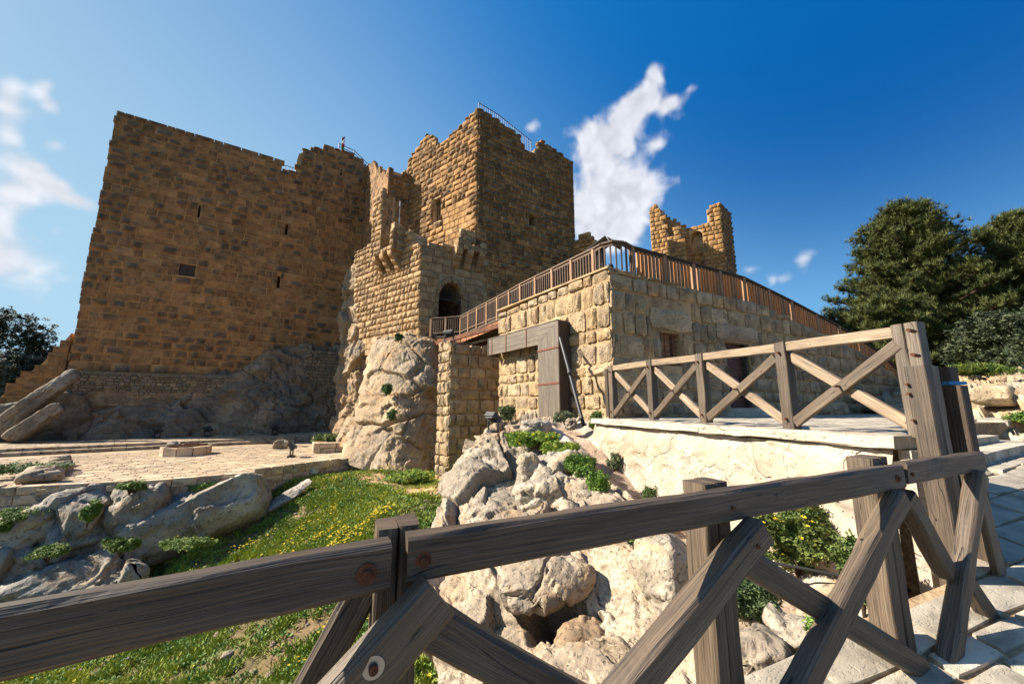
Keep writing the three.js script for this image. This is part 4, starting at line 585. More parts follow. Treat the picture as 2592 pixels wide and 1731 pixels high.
// cut channel that runs down along the foot of the white wall
const chan = [[1.35, -10.2], [1.62, -8.9], [1.95, -7.7], [2.22, -6.8], [2.45, -5.9], [2.62, -5.0], [2.70, -4.2], [2.65, -3.3]];
function chanDist(x, z) { let d = 9; for (let i = 0; i < chan.length - 1; i++) { const [ax, az] = chan[i], [bx, bz] = chan[i + 1], t = clamp(((x - ax) * (bx - ax) + (z - az) * (bz - az)) / ((bx - ax) ** 2 + (bz - az) ** 2)); d = Math.min(d, Math.hypot(x - lerp(ax, bx, t), z - lerp(az, bz, t))); } return d; }
{
  const lim = limestone(0.95, 0.8, 0.05, 0.75), col = rockColour([0.60, 0.495, 0.375], [0.47, 0.415, 0.345], [0.60, 0.385, 0.21], 0.45);
  const hole = (x, y, z) => { const d = Math.hypot((x - 0.42) / 0.42, (y + 2.3) / 0.30, (z + 4.75) / 0.42) + 0.9 * fbm3(x * 2.2, y * 2.2, z * 2.2, 3); return 1 - sstep(0.55, 1.05, d); };
  const g = patchGeo(rockGrid, 300, 330, (x, y, z, nx, ny, nz) => { const c = chanDist(x, z), k = sstep(0.38, 0.62, c); return lim(x, y, z, nx, ny, nz) * lerp(0.10, 1, k) - 0.10 * (1 - sstep(0.14, 0.40, c)) - 1.5 * hole(x, y, z); },
    (x, y, z) => { let c = col(x, y, z); const d = chanDist(x, z), n = fbm3(x * 2.2, y * 2, z * 2.2, 4); c = mix3(c, [0.66, 0.585, 0.50], 1 - sstep(0.38, 0.58, d)); c = mix3(c, [0.58, 0.40, 0.285], (1 - sstep(0.14, 0.34, d + 0.16 * n)) * 0.7); const o = hole(x, y + 0.15, z) + (1 - sstep(0.2, 0.7, Math.hypot((x - 0.85) / 0.5, (y + 2.55) / 0.5, (z + 4.0) / 0.7))) * 0.8; return mix3(c, [0.62, 0.33, 0.14], clamp(o * 0.8 * (0.7 + n))); });
  struct('rock_outcrop', g, M.rock);
}
// ---- rock buttress and cliff under the gatehouse
{
  const cliff = [
    [[-9.31, 4.48, -24.50], [-7.32, 3.65, -21.60], [-6.18, 3.54, -20.70], [-5.24, 3.33, -20.30], [-4.42, 3.29, -20.30], [-3.88, 3.32, -20.80]],
    [[-9.18, 2.13, -23.60], [-7.48, 1.88, -20.80], [-5.98, 1.77, -19.60], [-4.80, 1.63, -19.20], [-4.10, 1.53, -19.40], [-3.76, 1.35, -20.00]],
    [[-9.26, 0.01, -23.00], [-7.68, 0.01, -19.80], [-5.98, -0.09, -18.30], [-4.84, -0.29, -17.90], [-4.17, -0.39, -18.30], [-3.66, -0.52, -19.30]],
    [[-9.56, -1.71, -22.50], [-7.88, -1.46, -19.20], [-6.18, -1.52, -17.60], [-4.87, -1.82, -16.90], [-4.14, -1.88, -17.40], [-3.56, -2.21, -18.60]],
    [[-9.31, -2.55, -21.50], [-7.65, -2.54, -18.20], [-5.90, -2.77, -16.70], [-4.64, -3.05, -15.90], [-3.90, -3.15, -16.40], [-3.35, -3.60, -17.80]]].map(r => [...r, [r[5][0] + 0.9, r[5][1], r[5][2] - 1.5]]);
  cliff.unshift(cliff[0].map(([x, y, z]) => [x + 0.3, y + 0.25, z - 1.0]));
  const lim = limestone(1.15, 0.5, 0.14, 0.6);
  struct('rock_buttress', patchGeo(cliff, 220, 200, lim, rockColour([0.66, 0.50, 0.325], [0.52, 0.43, 0.325], [0.60, 0.39, 0.20], 0.45)), M.rock);
  const groove = [
    [[-12.18, 9.33, -27.50], [-10.84, 9.92, -25.50], [-9.79, 8.35, -24.60], [-9.18, 6.44, -24.20], [-7.69, 4.48, -23.00], [-7.06, 3.57, -22.40]],
    [[-12.38, 6.61, -27.30], [-10.81, 6.10, -25.20], [-9.88, 5.62, -24.40], [-9.14, 4.67, -24.00], [-7.91, 3.37, -22.80], [-7.01, 2.49, -22.00]],
    [[-12.19, 2.75, -27.00], [-10.80, 2.55, -25.00], [-9.82, 2.46, -24.20], [-9.14, 2.16, -23.90], [-8.04, 1.53, -22.60], [-6.91, 1.21, -21.50]],
    [[-11.92, -0.28, -26.50], [-10.77, -0.26, -24.80], [-9.83, -0.25, -24.00], [-9.12, -0.51, -23.60], [-8.09, -0.73, -22.40], [-6.88, -0.68, -21.00]],
    [[-11.68, -1.96, -25.80], [-10.54, -1.97, -24.20], [-9.75, -2.04, -23.60], [-9.11, -2.24, -23.00], [-7.90, -2.32, -21.50], [-6.69, -2.16, -20.00]]].map(r => [[r[0][0] - 0.4, r[0][1], r[0][2] - 2.5], ...r]);
  struct('rock_face', patchGeo(groove, 160, 190, limestone(1.2, 0.7, 0.5, 0.6), rockColour([0.58, 0.43, 0.27], [0.40, 0.36, 0.31], [0.52, 0.33, 0.17], 0.4)), M.rock);
  const base = [
    [[-24.72, 1.37, -21.00], [-23.06, 1.59, -22.00], [-20.55, 1.74, -23.40], [-18.28, 2.00, -24.60], [-17.21, 2.55, -25.00], [-15.35, 3.85, -26.00], [-13.23, 4.24, -27.80], [-12.29, 4.23, -28.60]],
    [[-24.11, 0.59, -20.70], [-22.70, 0.62, -21.70], [-20.29, 0.78, -23.10], [-18.09, 1.10, -24.30], [-16.67, 1.39, -24.60], [-15.06, 2.04, -25.80], [-13.16, 2.50, -27.60], [-12.09, 2.57, -28.40]],
    [[-23.47, -0.32, -20.30], [-22.24, -0.34, -21.30], [-19.91, -0.24, -22.70], [-17.83, -0.12, -23.80], [-16.06, 0.15, -24.10], [-14.62, 0.44, -25.30], [-12.98, 0.62, -27.20], [-12.03, 0.64, -28.20]],
    [[-22.73, -1.19, -19.90], [-21.92, -1.13, -20.90], [-19.47, -1.08, -22.20], [-17.49, -0.88, -23.30], [-15.56, -0.82, -23.70], [-14.20, -0.67, -25.00], [-12.93, -0.73, -27.00], [-11.92, -0.91, -28.00]],
    [[-22.05, -1.93, -19.50], [-21.28, -1.97, -20.40], [-19.03, -1.92, -21.80], [-17.10, -1.81, -22.90], [-15.15, -1.82, -23.40], [-14.01, -1.78, -24.80], [-12.76, -1.80, -26.80], [-11.84, -1.91, -27.80]]];
  base.unshift(base[0].map(([x, y, z]) => [x - 0.4, y + 0.3, z - 0.9]));
  trueSize(struct('rock_foot', patchGeo(base, 260, 90, limestone(0.75, 0.8, 0.05, 1.1), rockColour([0.44, 0.325, 0.215], [0.31, 0.255, 0.195], [0.50, 0.30, 0.14], 0.5)), M.rock));
}
// ---- rubble infill between the rock foot and the ashlar
{
  const t = thing('rubble_wall', 'band of small rubble stones packed between rock foot and shaded castle wall', 'wall', [-19, 0.6, -23.5]);
  const F = Face([-23.75, -20.95], [0.832, -0.545]); const list = [];
  const ty = (r) => ({ g: pick(r, GEO.cobble), tone: rnd(r, 6), o: 0.05 * r(), rot: (r() - 0.5) * 0.2 });
  courses(list, F, [[0.2, 0.2], [1.5, 0.9], [3, 0.6], [5, 0.9], [7.2, 0.3], [7.3, 1.85], [0.1, 1.85]], { y0: 0.2, y1: 1.9, h: [0.13, 0.22], w: [0.16, 0.4], gap: 0.02, seed: 91, off: 0.42, type: ty });
  wallBody(t, 'rubble_core', F, [[0.05, 0], [7.4, 0], [7.4, 1.86], [0.05, 1.86]], 1.0, M.joint, { off: 0.36 });
  const F2 = Face([-15.5, -26.1], [0.832, -0.554]); courses(list, F2, [[0.2, -1.9], [3.9, -1.9], [3.9, 3.9], [1.2, 3.9], [0.6, 2], [1.4, 0.4]], { y0: -1.9, y1: 4.0, h: [0.16, 0.26], w: [0.2, 0.46], gap: 0.025, seed: 92, off: 0.30, type: ty });
  wallBody(t, 'rubble_core', F2, [[0.4, -2], [3.9, -2], [3.9, 3.85], [1.3, 3.85]], 0.6, M.joint, { off: 0.24 });
  lay(t, list, stoneMats([[0.42, 0.32, 0.21], [0.36, 0.29, 0.20], [0.47, 0.37, 0.25], [0.33, 0.28, 0.22]]), { restName: 'small_stones' }); trueSize(t);
}
// ---- fallen slabs at the left end of the keep
{
  const dark = rockColour([0.36, 0.31, 0.24], [0.24, 0.235, 0.22], [0.40, 0.29, 0.17], 0.4);
  const slab = (label, pos, size, rot, seed) => { const a = thing('fallen_slab', label, 'stone slab', pos, 'slabs leaning at the keep corner'); part(a, 'slab', boulderGeo(seed, ...size, { detail: 34, amp: 0.32, blocky: 0.9, colour: dark, sc: 0.9 }), M.rock).rotation.set(...rot); trueSize(a); };
  slab('long tilted grey stone slab leaning left of the keep corner', [-23.45, 0.2, -19.15], [1.95, 0.34, 0.45], [0, 0.52, 0.88], 301);
  slab('shorter tilted slab below the long slab at the keep corner', [-22.5, -0.75, -18.6], [1.15, 0.36, 0.4], [0, 0.42, 0.8], 302);
  slab('dark rock mass behind the tilted slabs at far left', [-24.6, -0.9, -19.9], [2.4, 1.2, 0.6], [0, 0.5, 0.3], 303);
  slab('low brown rock heap at the left end of the plaza', [-26.6, -1.5, -19.4], [2.0, 1.0, 0.8], [0, 0.3, 0.15], 304);
}
// ---- terrace, white retaining wall, steps, path
const wx = (D) => 2.10 + (8.29 - D) * 0.315;
{
  const t = structGroup('terrace', [5, -0.3, -7]); const sub = g => { g.translate(-5, 0.3, 7); return g; };
  const edge = [[3.95, -3.62], [4.35, -4.15], [4.75, -4.6], [5.3, -5.6], [7.6, -6.95], [9.5, -8.0], [11, -8.4]];
  const poly = [[wx(8.7), -8.7], [wx(3.6), -3.6], ...edge, [14, -9], [19, -17.6], [17, -17.2], [2.9, -9.9]];
  part(t, 'slab', sub(slabGeo(poly, -0.34, 2.2)), M.joint);
  const F = Floor([5, -0.3, -7], [0.891, -0.454]); const list = [];
  const inner = [[wx(8.7) + 0.22, -8.75], [wx(3.75) + 0.22, -3.75], [4.3, -4.3], [4.7, -4.8], [5.3, -5.7], [7.6, -7.1], [9.5, -8.2], [11, -8.6], [14, -9.3], [18, -17], [3.1, -10]]; courses(list, F, inner.map(p => F.st(p[0], p[1])), { y0: -6, y1: 4, h: [0.34, 0.5], w: [0.4, 0.9], gap: 0.02, seed: 101, s0: -6, s1: 12, type: (r) => ({ g: pick(r, GEO.slab), tone: rnd(r, 4) }) });
  lay(t, list, MS.marble, { name: 'paving_stone', restName: 'paving_stones', rest: M.restFlat });
}
{
  const t = thing('retaining_wall', 'cream plastered retaining wall with cracked face under the far wooden fence', 'wall', [2.9, -1.9, -6]); const sub = g => { g.translate(-2.9, 1.9, 6); return g; };
  const rows = []; for (const y of [-0.40, -0.7, -1.1, -1.5, -1.9, -2.3]) { const r = []; for (let k = 0; k <= 8; k++) { const D = lerp(8.75, 3.6, k / 8); r.push([wx(D) - 0.10 - (y < -0.5 ? 0.05 : 0) - 0.03 * (-y), y, -D]); } rows.push(r); }
  const pl = patchGeo(rows, 240, 70, (x, y, z) => { const c = worley(x * 0.5, y * 0.9, z * 0.5); const w = Math.abs(fbm3(z * 0.9, y * 2.3, 4, 4)); const pt = fbm3(z * 1.1 + 3, y * 2.2, 7, 5); return 0.05 * fbm3(x * 1.5, y * 2, z * 1.5, 4) + 0.022 * fbm3(x * 8, y * 8, z * 8, 4) - 0.022 * sstep(0.06, 0.10, pt) - 0.02 * (1 - sstep(0, 0.025, w)) * sstep(0.1, 0.3, vn3(z * 1.3, y * 2, 9)); }, (x, y, z) => { const n = fbm3(z * 0.7, y * 1.6, 3, 4), m = fbm3(z * 2.5, y * 3, 13, 4); let c = mix3([1, 1, 1], [0.95, 0.86, 0.78], sstep(0, 0.3, n)); return mix3(c, [0.82, 0.79, 0.76], sstep(0.12, 0.35, m) * 0.7); });
  const pm = M.plaster.clone(); pm.vertexColors = true; part(t, 'plaster_face', sub(pl), pm);
  const cap = beamGeo([wx(8.75) - 0.03, -0.325, -8.75], [wx(3.56) - 0.03, -0.325, -3.56], 0.36, 0.11, { cham: 0.012, rough: 0.012, step: 0.1 }); part(t, 'coping', sub(cap), M.plaster, 'whitewashed coping ledge');
  part(t, 'end_block', sub(box(0.3, 1.5, 0.12, 3.66, -1.14, -3.55)), M.plaster);
}
{
  const t = thing('stone_steps', 'three pale stone steps rising from path to terrace at right', 'steps', [8, -0.8, -6.6]); const sub = g => { g.translate(-8, 0.8, 6.6); return g; };
  const line = [[4.55, -4.38], [5.6, -4.98], [6.7, -5.6], [7.8, -6.24], [8.8, -6.8], [9.9, -7.35]];
  for (let k = 0; k < 3; k++) for (let i = 0; i < line.length - 1 - k * 0.6; i++) { const q = (p, o) => [p[0] - 0.50 * o, p[1] - 0.868 * o]; const a = line[i], b = k && i + 1 >= line.length - 1 - k * 0.6 ? [line[i][0] + 0.55, line[i][1] - 0.3] : line[i + 1], f = k * 0.37, o = q(a, f), e = q(b, f); const g = slabGeo([[o[0] + 0.006, o[1]], [e[0] - 0.006, e[1]], q(b, f + 0.8), q(a, f + 0.8)], -0.66 + k * 0.115, 0.16); g.setAttribute('color', new THREE.Float32BufferAttribute(new Float32Array(g.attributes.position.count * 3).fill(1), 3)); part(t, 'tread', sub(g), MS.marble[(i + k) % 3]); }
}
const PATHS = -0.27, pathY = (z) => -2.2 - 0.27 * z;
{
  const t = structGroup('stone_path', [4, -1.2, -2]); const sub = g => { g.translate(-4, 1.2, 2); return g; };
  const poly = [[-4, -0.35], [-0.4, -1.62], [1.2, -2.3], [2.5, -2.95], [3.75, -3.36], [4.3, -4.1], [4.8, -4.6], [6.0, -5.2], [18, -5.2], [18, 4], [-4, 4]], flat = [[5.6, -5.2], [7.8, -6.6], [10.2, -7.9], [14.5, -8.4], [18, -5.2]];
  part(t, 'slab', sub(slabGeo(poly, -2.225, 2.6, [0, PATHS], [0, 0])), M.jointPale); part(t, 'slab', sub(slabGeo(flat, -0.822, 1.5)), M.jointPale);
  const F = Floor([4, pathY(-2), -2], [0.95, -0.31], [0, PATHS]), F0 = Floor([8, -0.8, -6], [0.87, -0.49]); const list = []; const ty = (r) => ({ g: pick(r, GEO.slab), tone: rnd(r, 4), o: 0.006 * r(), rot: (r() - 0.5) * 0.06 });
  courses(list, F, poly.map(p => F.st(p[0], p[1])), { y0: -2.6, y1: 6.5, h: [0.16, 0.34], w: [0.3, 0.85], gap: 0.022, seed: 111, s0: -5, s1: 13, type: ty }); courses(list, F0, flat.map(p => F0.st(p[0], p[1])), { y0: -6, y1: 4, h: [0.14, 0.26], w: [0.3, 0.8], gap: 0.02, seed: 112, s0: -4, s1: 10, type: ty });
  lay(t, list, MS.marble, { name: 'flagstone', restName: 'flagstones', rest: M.restFlat });
}
// ---- rocky bank at the right
{
  const rr = [
    [[15.45, 0.71, -14.00], [16.03, 1.04, -13.50], [16.20, 0.90, -12.80], [16.16, 0.95, -12.00], [16.52, 0.90, -11.40]],
    [[13.70, 0.15, -12.50], [14.14, 0.34, -12.00], [14.33, 0.32, -11.40], [14.44, 0.37, -10.80], [14.67, 0.35, -10.20]],
    [[12.20, -0.30, -11.20], [12.63, -0.17, -10.80], [12.74, -0.11, -10.20], [12.75, -0.05, -9.60], [12.85, -0.09, -9.00]],
    [[10.61, -0.64, -9.80], [10.91, -0.56, -9.40], [11.16, -0.47, -9.00], [10.88, -0.49, -8.20], [10.80, -0.66, -7.60]],
    [[9.70, -0.78, -9.00], [9.95, -0.70, -8.60], [10.13, -0.62, -8.20], [9.82, -0.80, -7.40], [9.65, -0.95, -6.80]]].map(r => [[r[0][0] - 0.2, r[0][1] - 0.1, r[0][2] - 1.6], ...r, [r[4][0] + 0.6, r[4][1], r[4][2] + 2.5]]);
  rr.unshift(rr[0].map(([x, y, z]) => [x + 3, y + 0.3, z - 0.8]));
  struct('rock_bank', patchGeo(rr, 170, 130, limestone(1.1, 0.8, 0, 0.7), rockColour([0.72, 0.60, 0.43], [0.52, 0.47, 0.39], [0.68, 0.44, 0.20], 0.5)), M.rock);
}

// ================================================================ TIMBER
// ---- footbridge
{
  const t = thing('footbridge', 'wooden footbridge deck with rusty steel edge spanning between gatehouse and house', 'bridge', [-1.5, 3.5, -17.5]);
  const L = [[-4.45, -20.75], [-4.3, -20.35], [-2.66, -19.8], [0.2, -14.6], [0.9, -13.4]], Rr = [[-2.4, -22.1], [-2.0, -21.6], [-0.9, -20.2], [1.9, -15.2], [2.4, -14.2]];
  for (let i = 0; i < L.length - 1; i++) { const n = Math.max(1, Math.round(Math.hypot(L[i + 1][0] - L[i][0], L[i + 1][1] - L[i][1]) / 0.22)); for (let k = 0; k < n; k++) { const a = k / n, b = (k + 0.93) / n, q = (p, i, f) => [lerp(p[i][0], p[i + 1][0], f), lerp(p[i][1], p[i + 1][1], f)]; const g = slabGeo([q(L, i, a), q(L, i, b), q(Rr, i, b), q(Rr, i, a)], 3.72, 0.06); g.translate(1.5, -3.5, 17.5); part(t, 'deck_plank', g, M.woodRail); } }
  for (let i = 1; i < 3; i++) { const a = [L[i][0], 3.52, L[i][1]], b = [L[i + 1][0], 3.52, L[i + 1][1]]; const len = Math.hypot(b[0] - a[0], b[2] - a[2]); beam(t, 'edge_beam', [a[0], 3.62, a[2]], [b[0], 3.62, b[2]], 0.08, 0.08, M.woodDark); const n = Math.round(len / 0.75); for (let k = 0; k < n; k++) { const p = (f, y) => [lerp(a[0], b[0], f), y, lerp(a[2], b[2], f)]; beam(t, 'steel_panel', p((k + 0.04) / n, 3.42), p((k + 0.96) / n, 3.42), 0.03, 0.3, M.rustPanel, { cham: 0.003, rough: 0 }); beam(t, 'stiffener', p((k + 0.04) / n, 3.27), p((k + 0.04) / n, 3.57), 0.05, 0.05, M.rust, { up: [1, 0, 0] }); } }
  beam(t, 'girder', [-4.2, 3.3, -20.5], [0.3, 3.3, -14.6], 0.12, 0.2, M.rust); beam(t, 'girder', [-2.3, 3.3, -21.5], [1.9, 3.3, -15.2], 0.12, 0.2, M.rust);
}
// ---- baluster railings of the bridge, the roof and the ramp
function woodRailing(t, pts, { gap, bw, bd, mPost, mBal, mRail, postEvery, ph = 0.11 }) {   // pts: [x, yBase, z, yTop]
  const r = rngOf(pts.length * 7 + 3);
  for (let i = 0; i < pts.length - 1; i++) { const a = pts[i], b = pts[i + 1], L = Math.hypot(b[0] - a[0], b[2] - a[2]), d = [(b[0] - a[0]) / L, (b[2] - a[2]) / L]; const q = (f) => a.map((v, k) => lerp(v, b[k], f));
    beam(t, 'top_rail', [a[0], a[3], a[2]], [b[0], b[3], b[2]], 0.13, 0.06, mRail, { rough: 0.002 }); beam(t, 'lower_rail', [a[0], a[3] - 0.085, a[2]], [b[0], b[3] - 0.085, b[2]], 0.05, 0.07, mRail, { rough: 0.002 }); beam(t, 'bottom_rail', [a[0], a[1] + 0.06, a[2]], [b[0], b[1] + 0.06, b[2]], 0.05, 0.07, mRail, { rough: 0.002 });
    const np = Math.max(1, Math.round(L / postEvery)), nb = Math.round(L / gap);
    if (L > 0.8) for (let k = 0; k < np + (i === pts.length - 2 ? 1 : 0); k++) { const p = q(k / np); beam(t, 'post', [p[0], p[1] - 0.12, p[2]], [p[0], p[3] - 0.03, p[2]], ph, ph, mPost, { up: [d[0], 0, d[1]], rough: 0.002 }); }
    for (let k = 0; k < nb; k++) { const f = (k + 0.5) / nb; if (L > 0.8 && Math.abs(f * np - Math.round(f * np)) * L / np < 0.09) continue; const p = q(f); beam(t, 'baluster', [p[0], p[1] + 0.03, p[2]], [p[0], p[3] - 0.1, p[2]], bd, bw, Array.isArray(mBal) ? pick(r, mBal) : mBal, { up: [d[0], 0, d[1]], cham: 0.004, rough: 0.0015, step: 0.5 }); } }
}
{
  const t = thing('wooden_railing', 'brown baluster railing running over footbridge and left roof edge of the house', 'railing', [-1, 3.6, -15]);
  woodRailing(t, [[-4.37, 3.78, -20.3, 4.66], [-2.69, 3.78, -19.76, 4.66], [-0.1, 3.72, -15.2, 4.66], [0.34, 3.62, -14.4, 4.68], [2.45, 3.6, -10.95, 4.66]], { gap: 0.125, bw: 0.035, bd: 0.05, mPost: M.woodPost, mBal: M.woodRail, mRail: M.woodRail, postEvery: 1.15 });
}
{
  const t = thing('wooden_railing', 'curved corner and long orange board railing descending the ramp over the house', 'railing', [9, 3.0, -13]);
  const P = (s, yb) => { const v = HR.at(s, 0, -0.45); return [v.x, yb, v.z, yb + 1.0]; };
  woodRailing(t, [[2.45, 3.6, -10.95, 4.66], [2.62, 3.6, -10.62, 4.66], [2.9, 3.6, -10.42, 4.66], [3.2, 3.58, -10.4, 4.62], P(1.3, 3.56)], { gap: 0.2, bw: 0.04, bd: 0.05, mPost: M.woodPost, mBal: M.woodRail, mRail: M.woodRail, postEvery: 1.5 });
  woodRailing(t, [P(1.3, 3.56), P(3.9, 3.52), P(6.5, 3.45), P(9.35, 2.97), P(12.75, 2.31), P(16, 1.46), P(18, 0.55)], { gap: 0.15, bw: 0.075, bd: 0.10, mPost: M.woodPost, mBal: [M.woodOrange, M.woodPost, M.woodOrange], mRail: M.woodDark, postEvery: 1.5, ph: 0.13 });
}
// ---- inverted L of planks in front of the house
{
  const t = thing('timber_boxing', 'grey plank boxing shaped like an inverted L in front of the house wall', 'timber frame', [0.9, -0.3, -11.3]);
  const F = Face([2.53 - 0.836 * 0.45, -9.6 + 0.548 * 0.45], [0.548, 0.836]); const at = (s, y, o = 0) => F.at(s, y, o).toArray(); const upn = [F.u[0], 0, F.u[1]];
  const board = (poly, upright) => { const sh = new THREE.Shape(poly.map(p => new THREE.Vector2(p[0], p[1]))); let g = new THREE.ExtrudeGeometry(sh, { depth: 0.03, bevelEnabled: true, bevelSize: 0.003, bevelThickness: 0.003, bevelSegments: 1 }); g.translate(0, 0, -0.03); g = boxUV(g, poly[0][1] * 3); if (upright) { const a = g.attributes.uv; for (let q = 0; q < a.count; q++) a.setXY(q, a.getY(q) + poly[0][0] * 2, a.getX(q)); } g.applyMatrix4(F.m(0, 0, 0)); g.translate(-t.position.x, -t.position.y, -t.position.z); part(t, 'plank', g, M.woodGrey); };
  const mitre = (y) => -2.5 + (y - 1.82) * 1.62, mitreY = (s) => 1.82 + (s + 2.5) / 1.62;
  for (let k = 0; k < 4; k++) { const a = 1.822 + k * 0.146, b = a + 0.138; board([[-5.48, a], [mitre(a) - 0.006, a], [mitre(b) - 0.006, b], [-5.48, b]], false); }
  for (let k = 0; k < 6; k++) { const a = -2.5 + k * 0.158, b = a + 0.152; board([[a, -0.35], [b, -0.35], [b, mitreY(b) - 0.004], [a, mitreY(a) - 0.004]], true); }
  for (let k = 0; k < 4; k++) { const o = -0.06 - k * 0.115; beam(t, 'side_plank', at(-1.55, -0.35, o), at(-1.55, 2.4, o), 0.112, 0.03, M.woodDark, { up: upn, rough: 0.002, cham: 0.003 }); beam(t, 'end_plank', at(-5.56, 1.8, o), at(-5.56, 2.42, o), 0.112, 0.03, M.woodGrey, { up: upn, rough: 0.002, cham: 0.003 }); }
  beam(t, 'top_board', at(-5.5, 2.42, -0.2), at(-1.6, 2.42, -0.2), 0.44, 0.03, M.woodGrey);
  for (const y of [0.62, 1.62]) beam(t, 'strap', at(-2.52, y, 0.019), at(-1.53, y + 0.02, 0.019), 0.006, 0.05, M.band, { rough: 0, cham: 0.001 });
  for (const s of [-5.25, -4.3, -3.1]) beam(t, 'strap', at(s, 1.83, 0.019), at(s, 2.41, 0.019), 0.006, 0.035, M.band, { up: upn, rough: 0, cham: 0.001 });
  const p = thing('drain_pipe', 'black pipe leaning between timber boxing and ground beside house wall', 'pipe', [1.5, -0.4, -9.8]);
  const g = tubeGeo([[1.33, 1.86, -10.45], [1.45, 1.1, -10.05], [1.56, 0.4, -9.7], [1.69, -0.45, -9.25]], 0.045, 30, 10); g.translate(-1.5, 0.4, 9.8); part(p, 'tube', g, M.blackPlastic); const g2 = new THREE.SphereGeometry(0.07, 10, 8); const j = part(p, 'joint', g2, M.blackPlastic); j.position.set(-0.02, 1.25, -0.05);
}
// ---- far fence on the terrace edge
function bolt(t, p, n, r = 0.014, len = 0.07, m = M.rust) { const g = new THREE.CylinderGeometry(r, r, len, 8); const o = part(t, 'bolt', g, m); o.position.set(p[0] - t.position.x, p[1] - t.position.y, p[2] - t.position.z); o.quaternion.setFromUnitVectors(V(0, 1, 0), V(...n).normalize()); return o; }
{
  const t = thing('wooden_fence', 'weathered crossed beam fence standing on the cream wall before the house', 'fence', [2.9, -0.3, -6]);
  const S = [[2.17, -0.24, -8.29, 0.86], [2.57, -0.24, -7.07, 0.84], [2.94, -0.25, -5.92, 0.80], [3.33, -0.27, -4.67, 0.77], [3.70, -0.28, -3.52, 0.75]];
  const d = [0.3, 0, 0.954], n = [-0.954, 0, 0.3];
  S.forEach(([x, yb, z, yt], i) => { if (i < 4) { beam(t, 'post', [x, yb, z], [x, yt, z], 0.13, 0.14, i % 2 ? M.wood : M.woodB, { up: d, rough: 0.004 }); bolt(t, [x - 0.07, yt - 0.13, z + 0.02], n); bolt(t, [x - 0.07, yb + 0.12, z + 0.02], n); } });
  beam(t, 'post', [2.08, -0.24, -8.44], [2.08, 0.80, -8.44], 0.05, 0.12, M.woodDark, { up: d });
  // doubled end post
  for (const k of [-0.05, 0.05]) beam(t, 'post_plank', [3.71 + d[0] * k, -0.28, -3.53 + d[2] * k], [3.71 + d[0] * k, 0.76, -3.53 + d[2] * k], 0.13, 0.095, M.woodGrey, { up: d, rough: 0.003 });
  for (let i = 0; i < 4; i++) { const a = S[i], b = S[i + 1], f = 0.07 / 1.2; const P = (k, y) => [lerp(a[0], b[0], k), y, lerp(a[2], b[2], k)]; const yt0 = a[3] - 0.06, yt1 = b[3] - 0.06, yb0 = a[1] + 0.06, yb1 = b[1] + 0.06;
    beam(t, 'rail', P(f, yt0), P(1 - f, yt1), 0.09, 0.11, M.woodPale, { rough: 0.003 });
    const off = (p, k) => [p[0] + n[0] * k, p[1], p[2] + n[2] * k];
    beam(t, 'brace', off(P(f, yt0 - 0.12), -0.03), off(P(1 - f, yb1 + 0.02), -0.03), 0.06, 0.11, M.woodPale, { rough: 0.003 }); beam(t, 'brace', off(P(f, yb0 + 0.02), 0.03), off(P(1 - f, yt1 - 0.12), 0.03), 0.06, 0.11, M.woodB, { rough: 0.003 });
    const c = P(0.5, (yt0 + yb1) / 2 - 0.04); bolt(t, off(c, 0.09), n, 0.012, 0.1); }
  for (const y of [0.66, 0.44]) bolt(t, [3.56, y, -3.36], [-0.9, 0, 0.5], 0.016, 0.16);
  for (const y of [0.28, 0.2, -0.02]) bolt(t, [3.47, y - 0.1, -3.3], [-1, 0, 0.15], 0.012, 0.24);
}
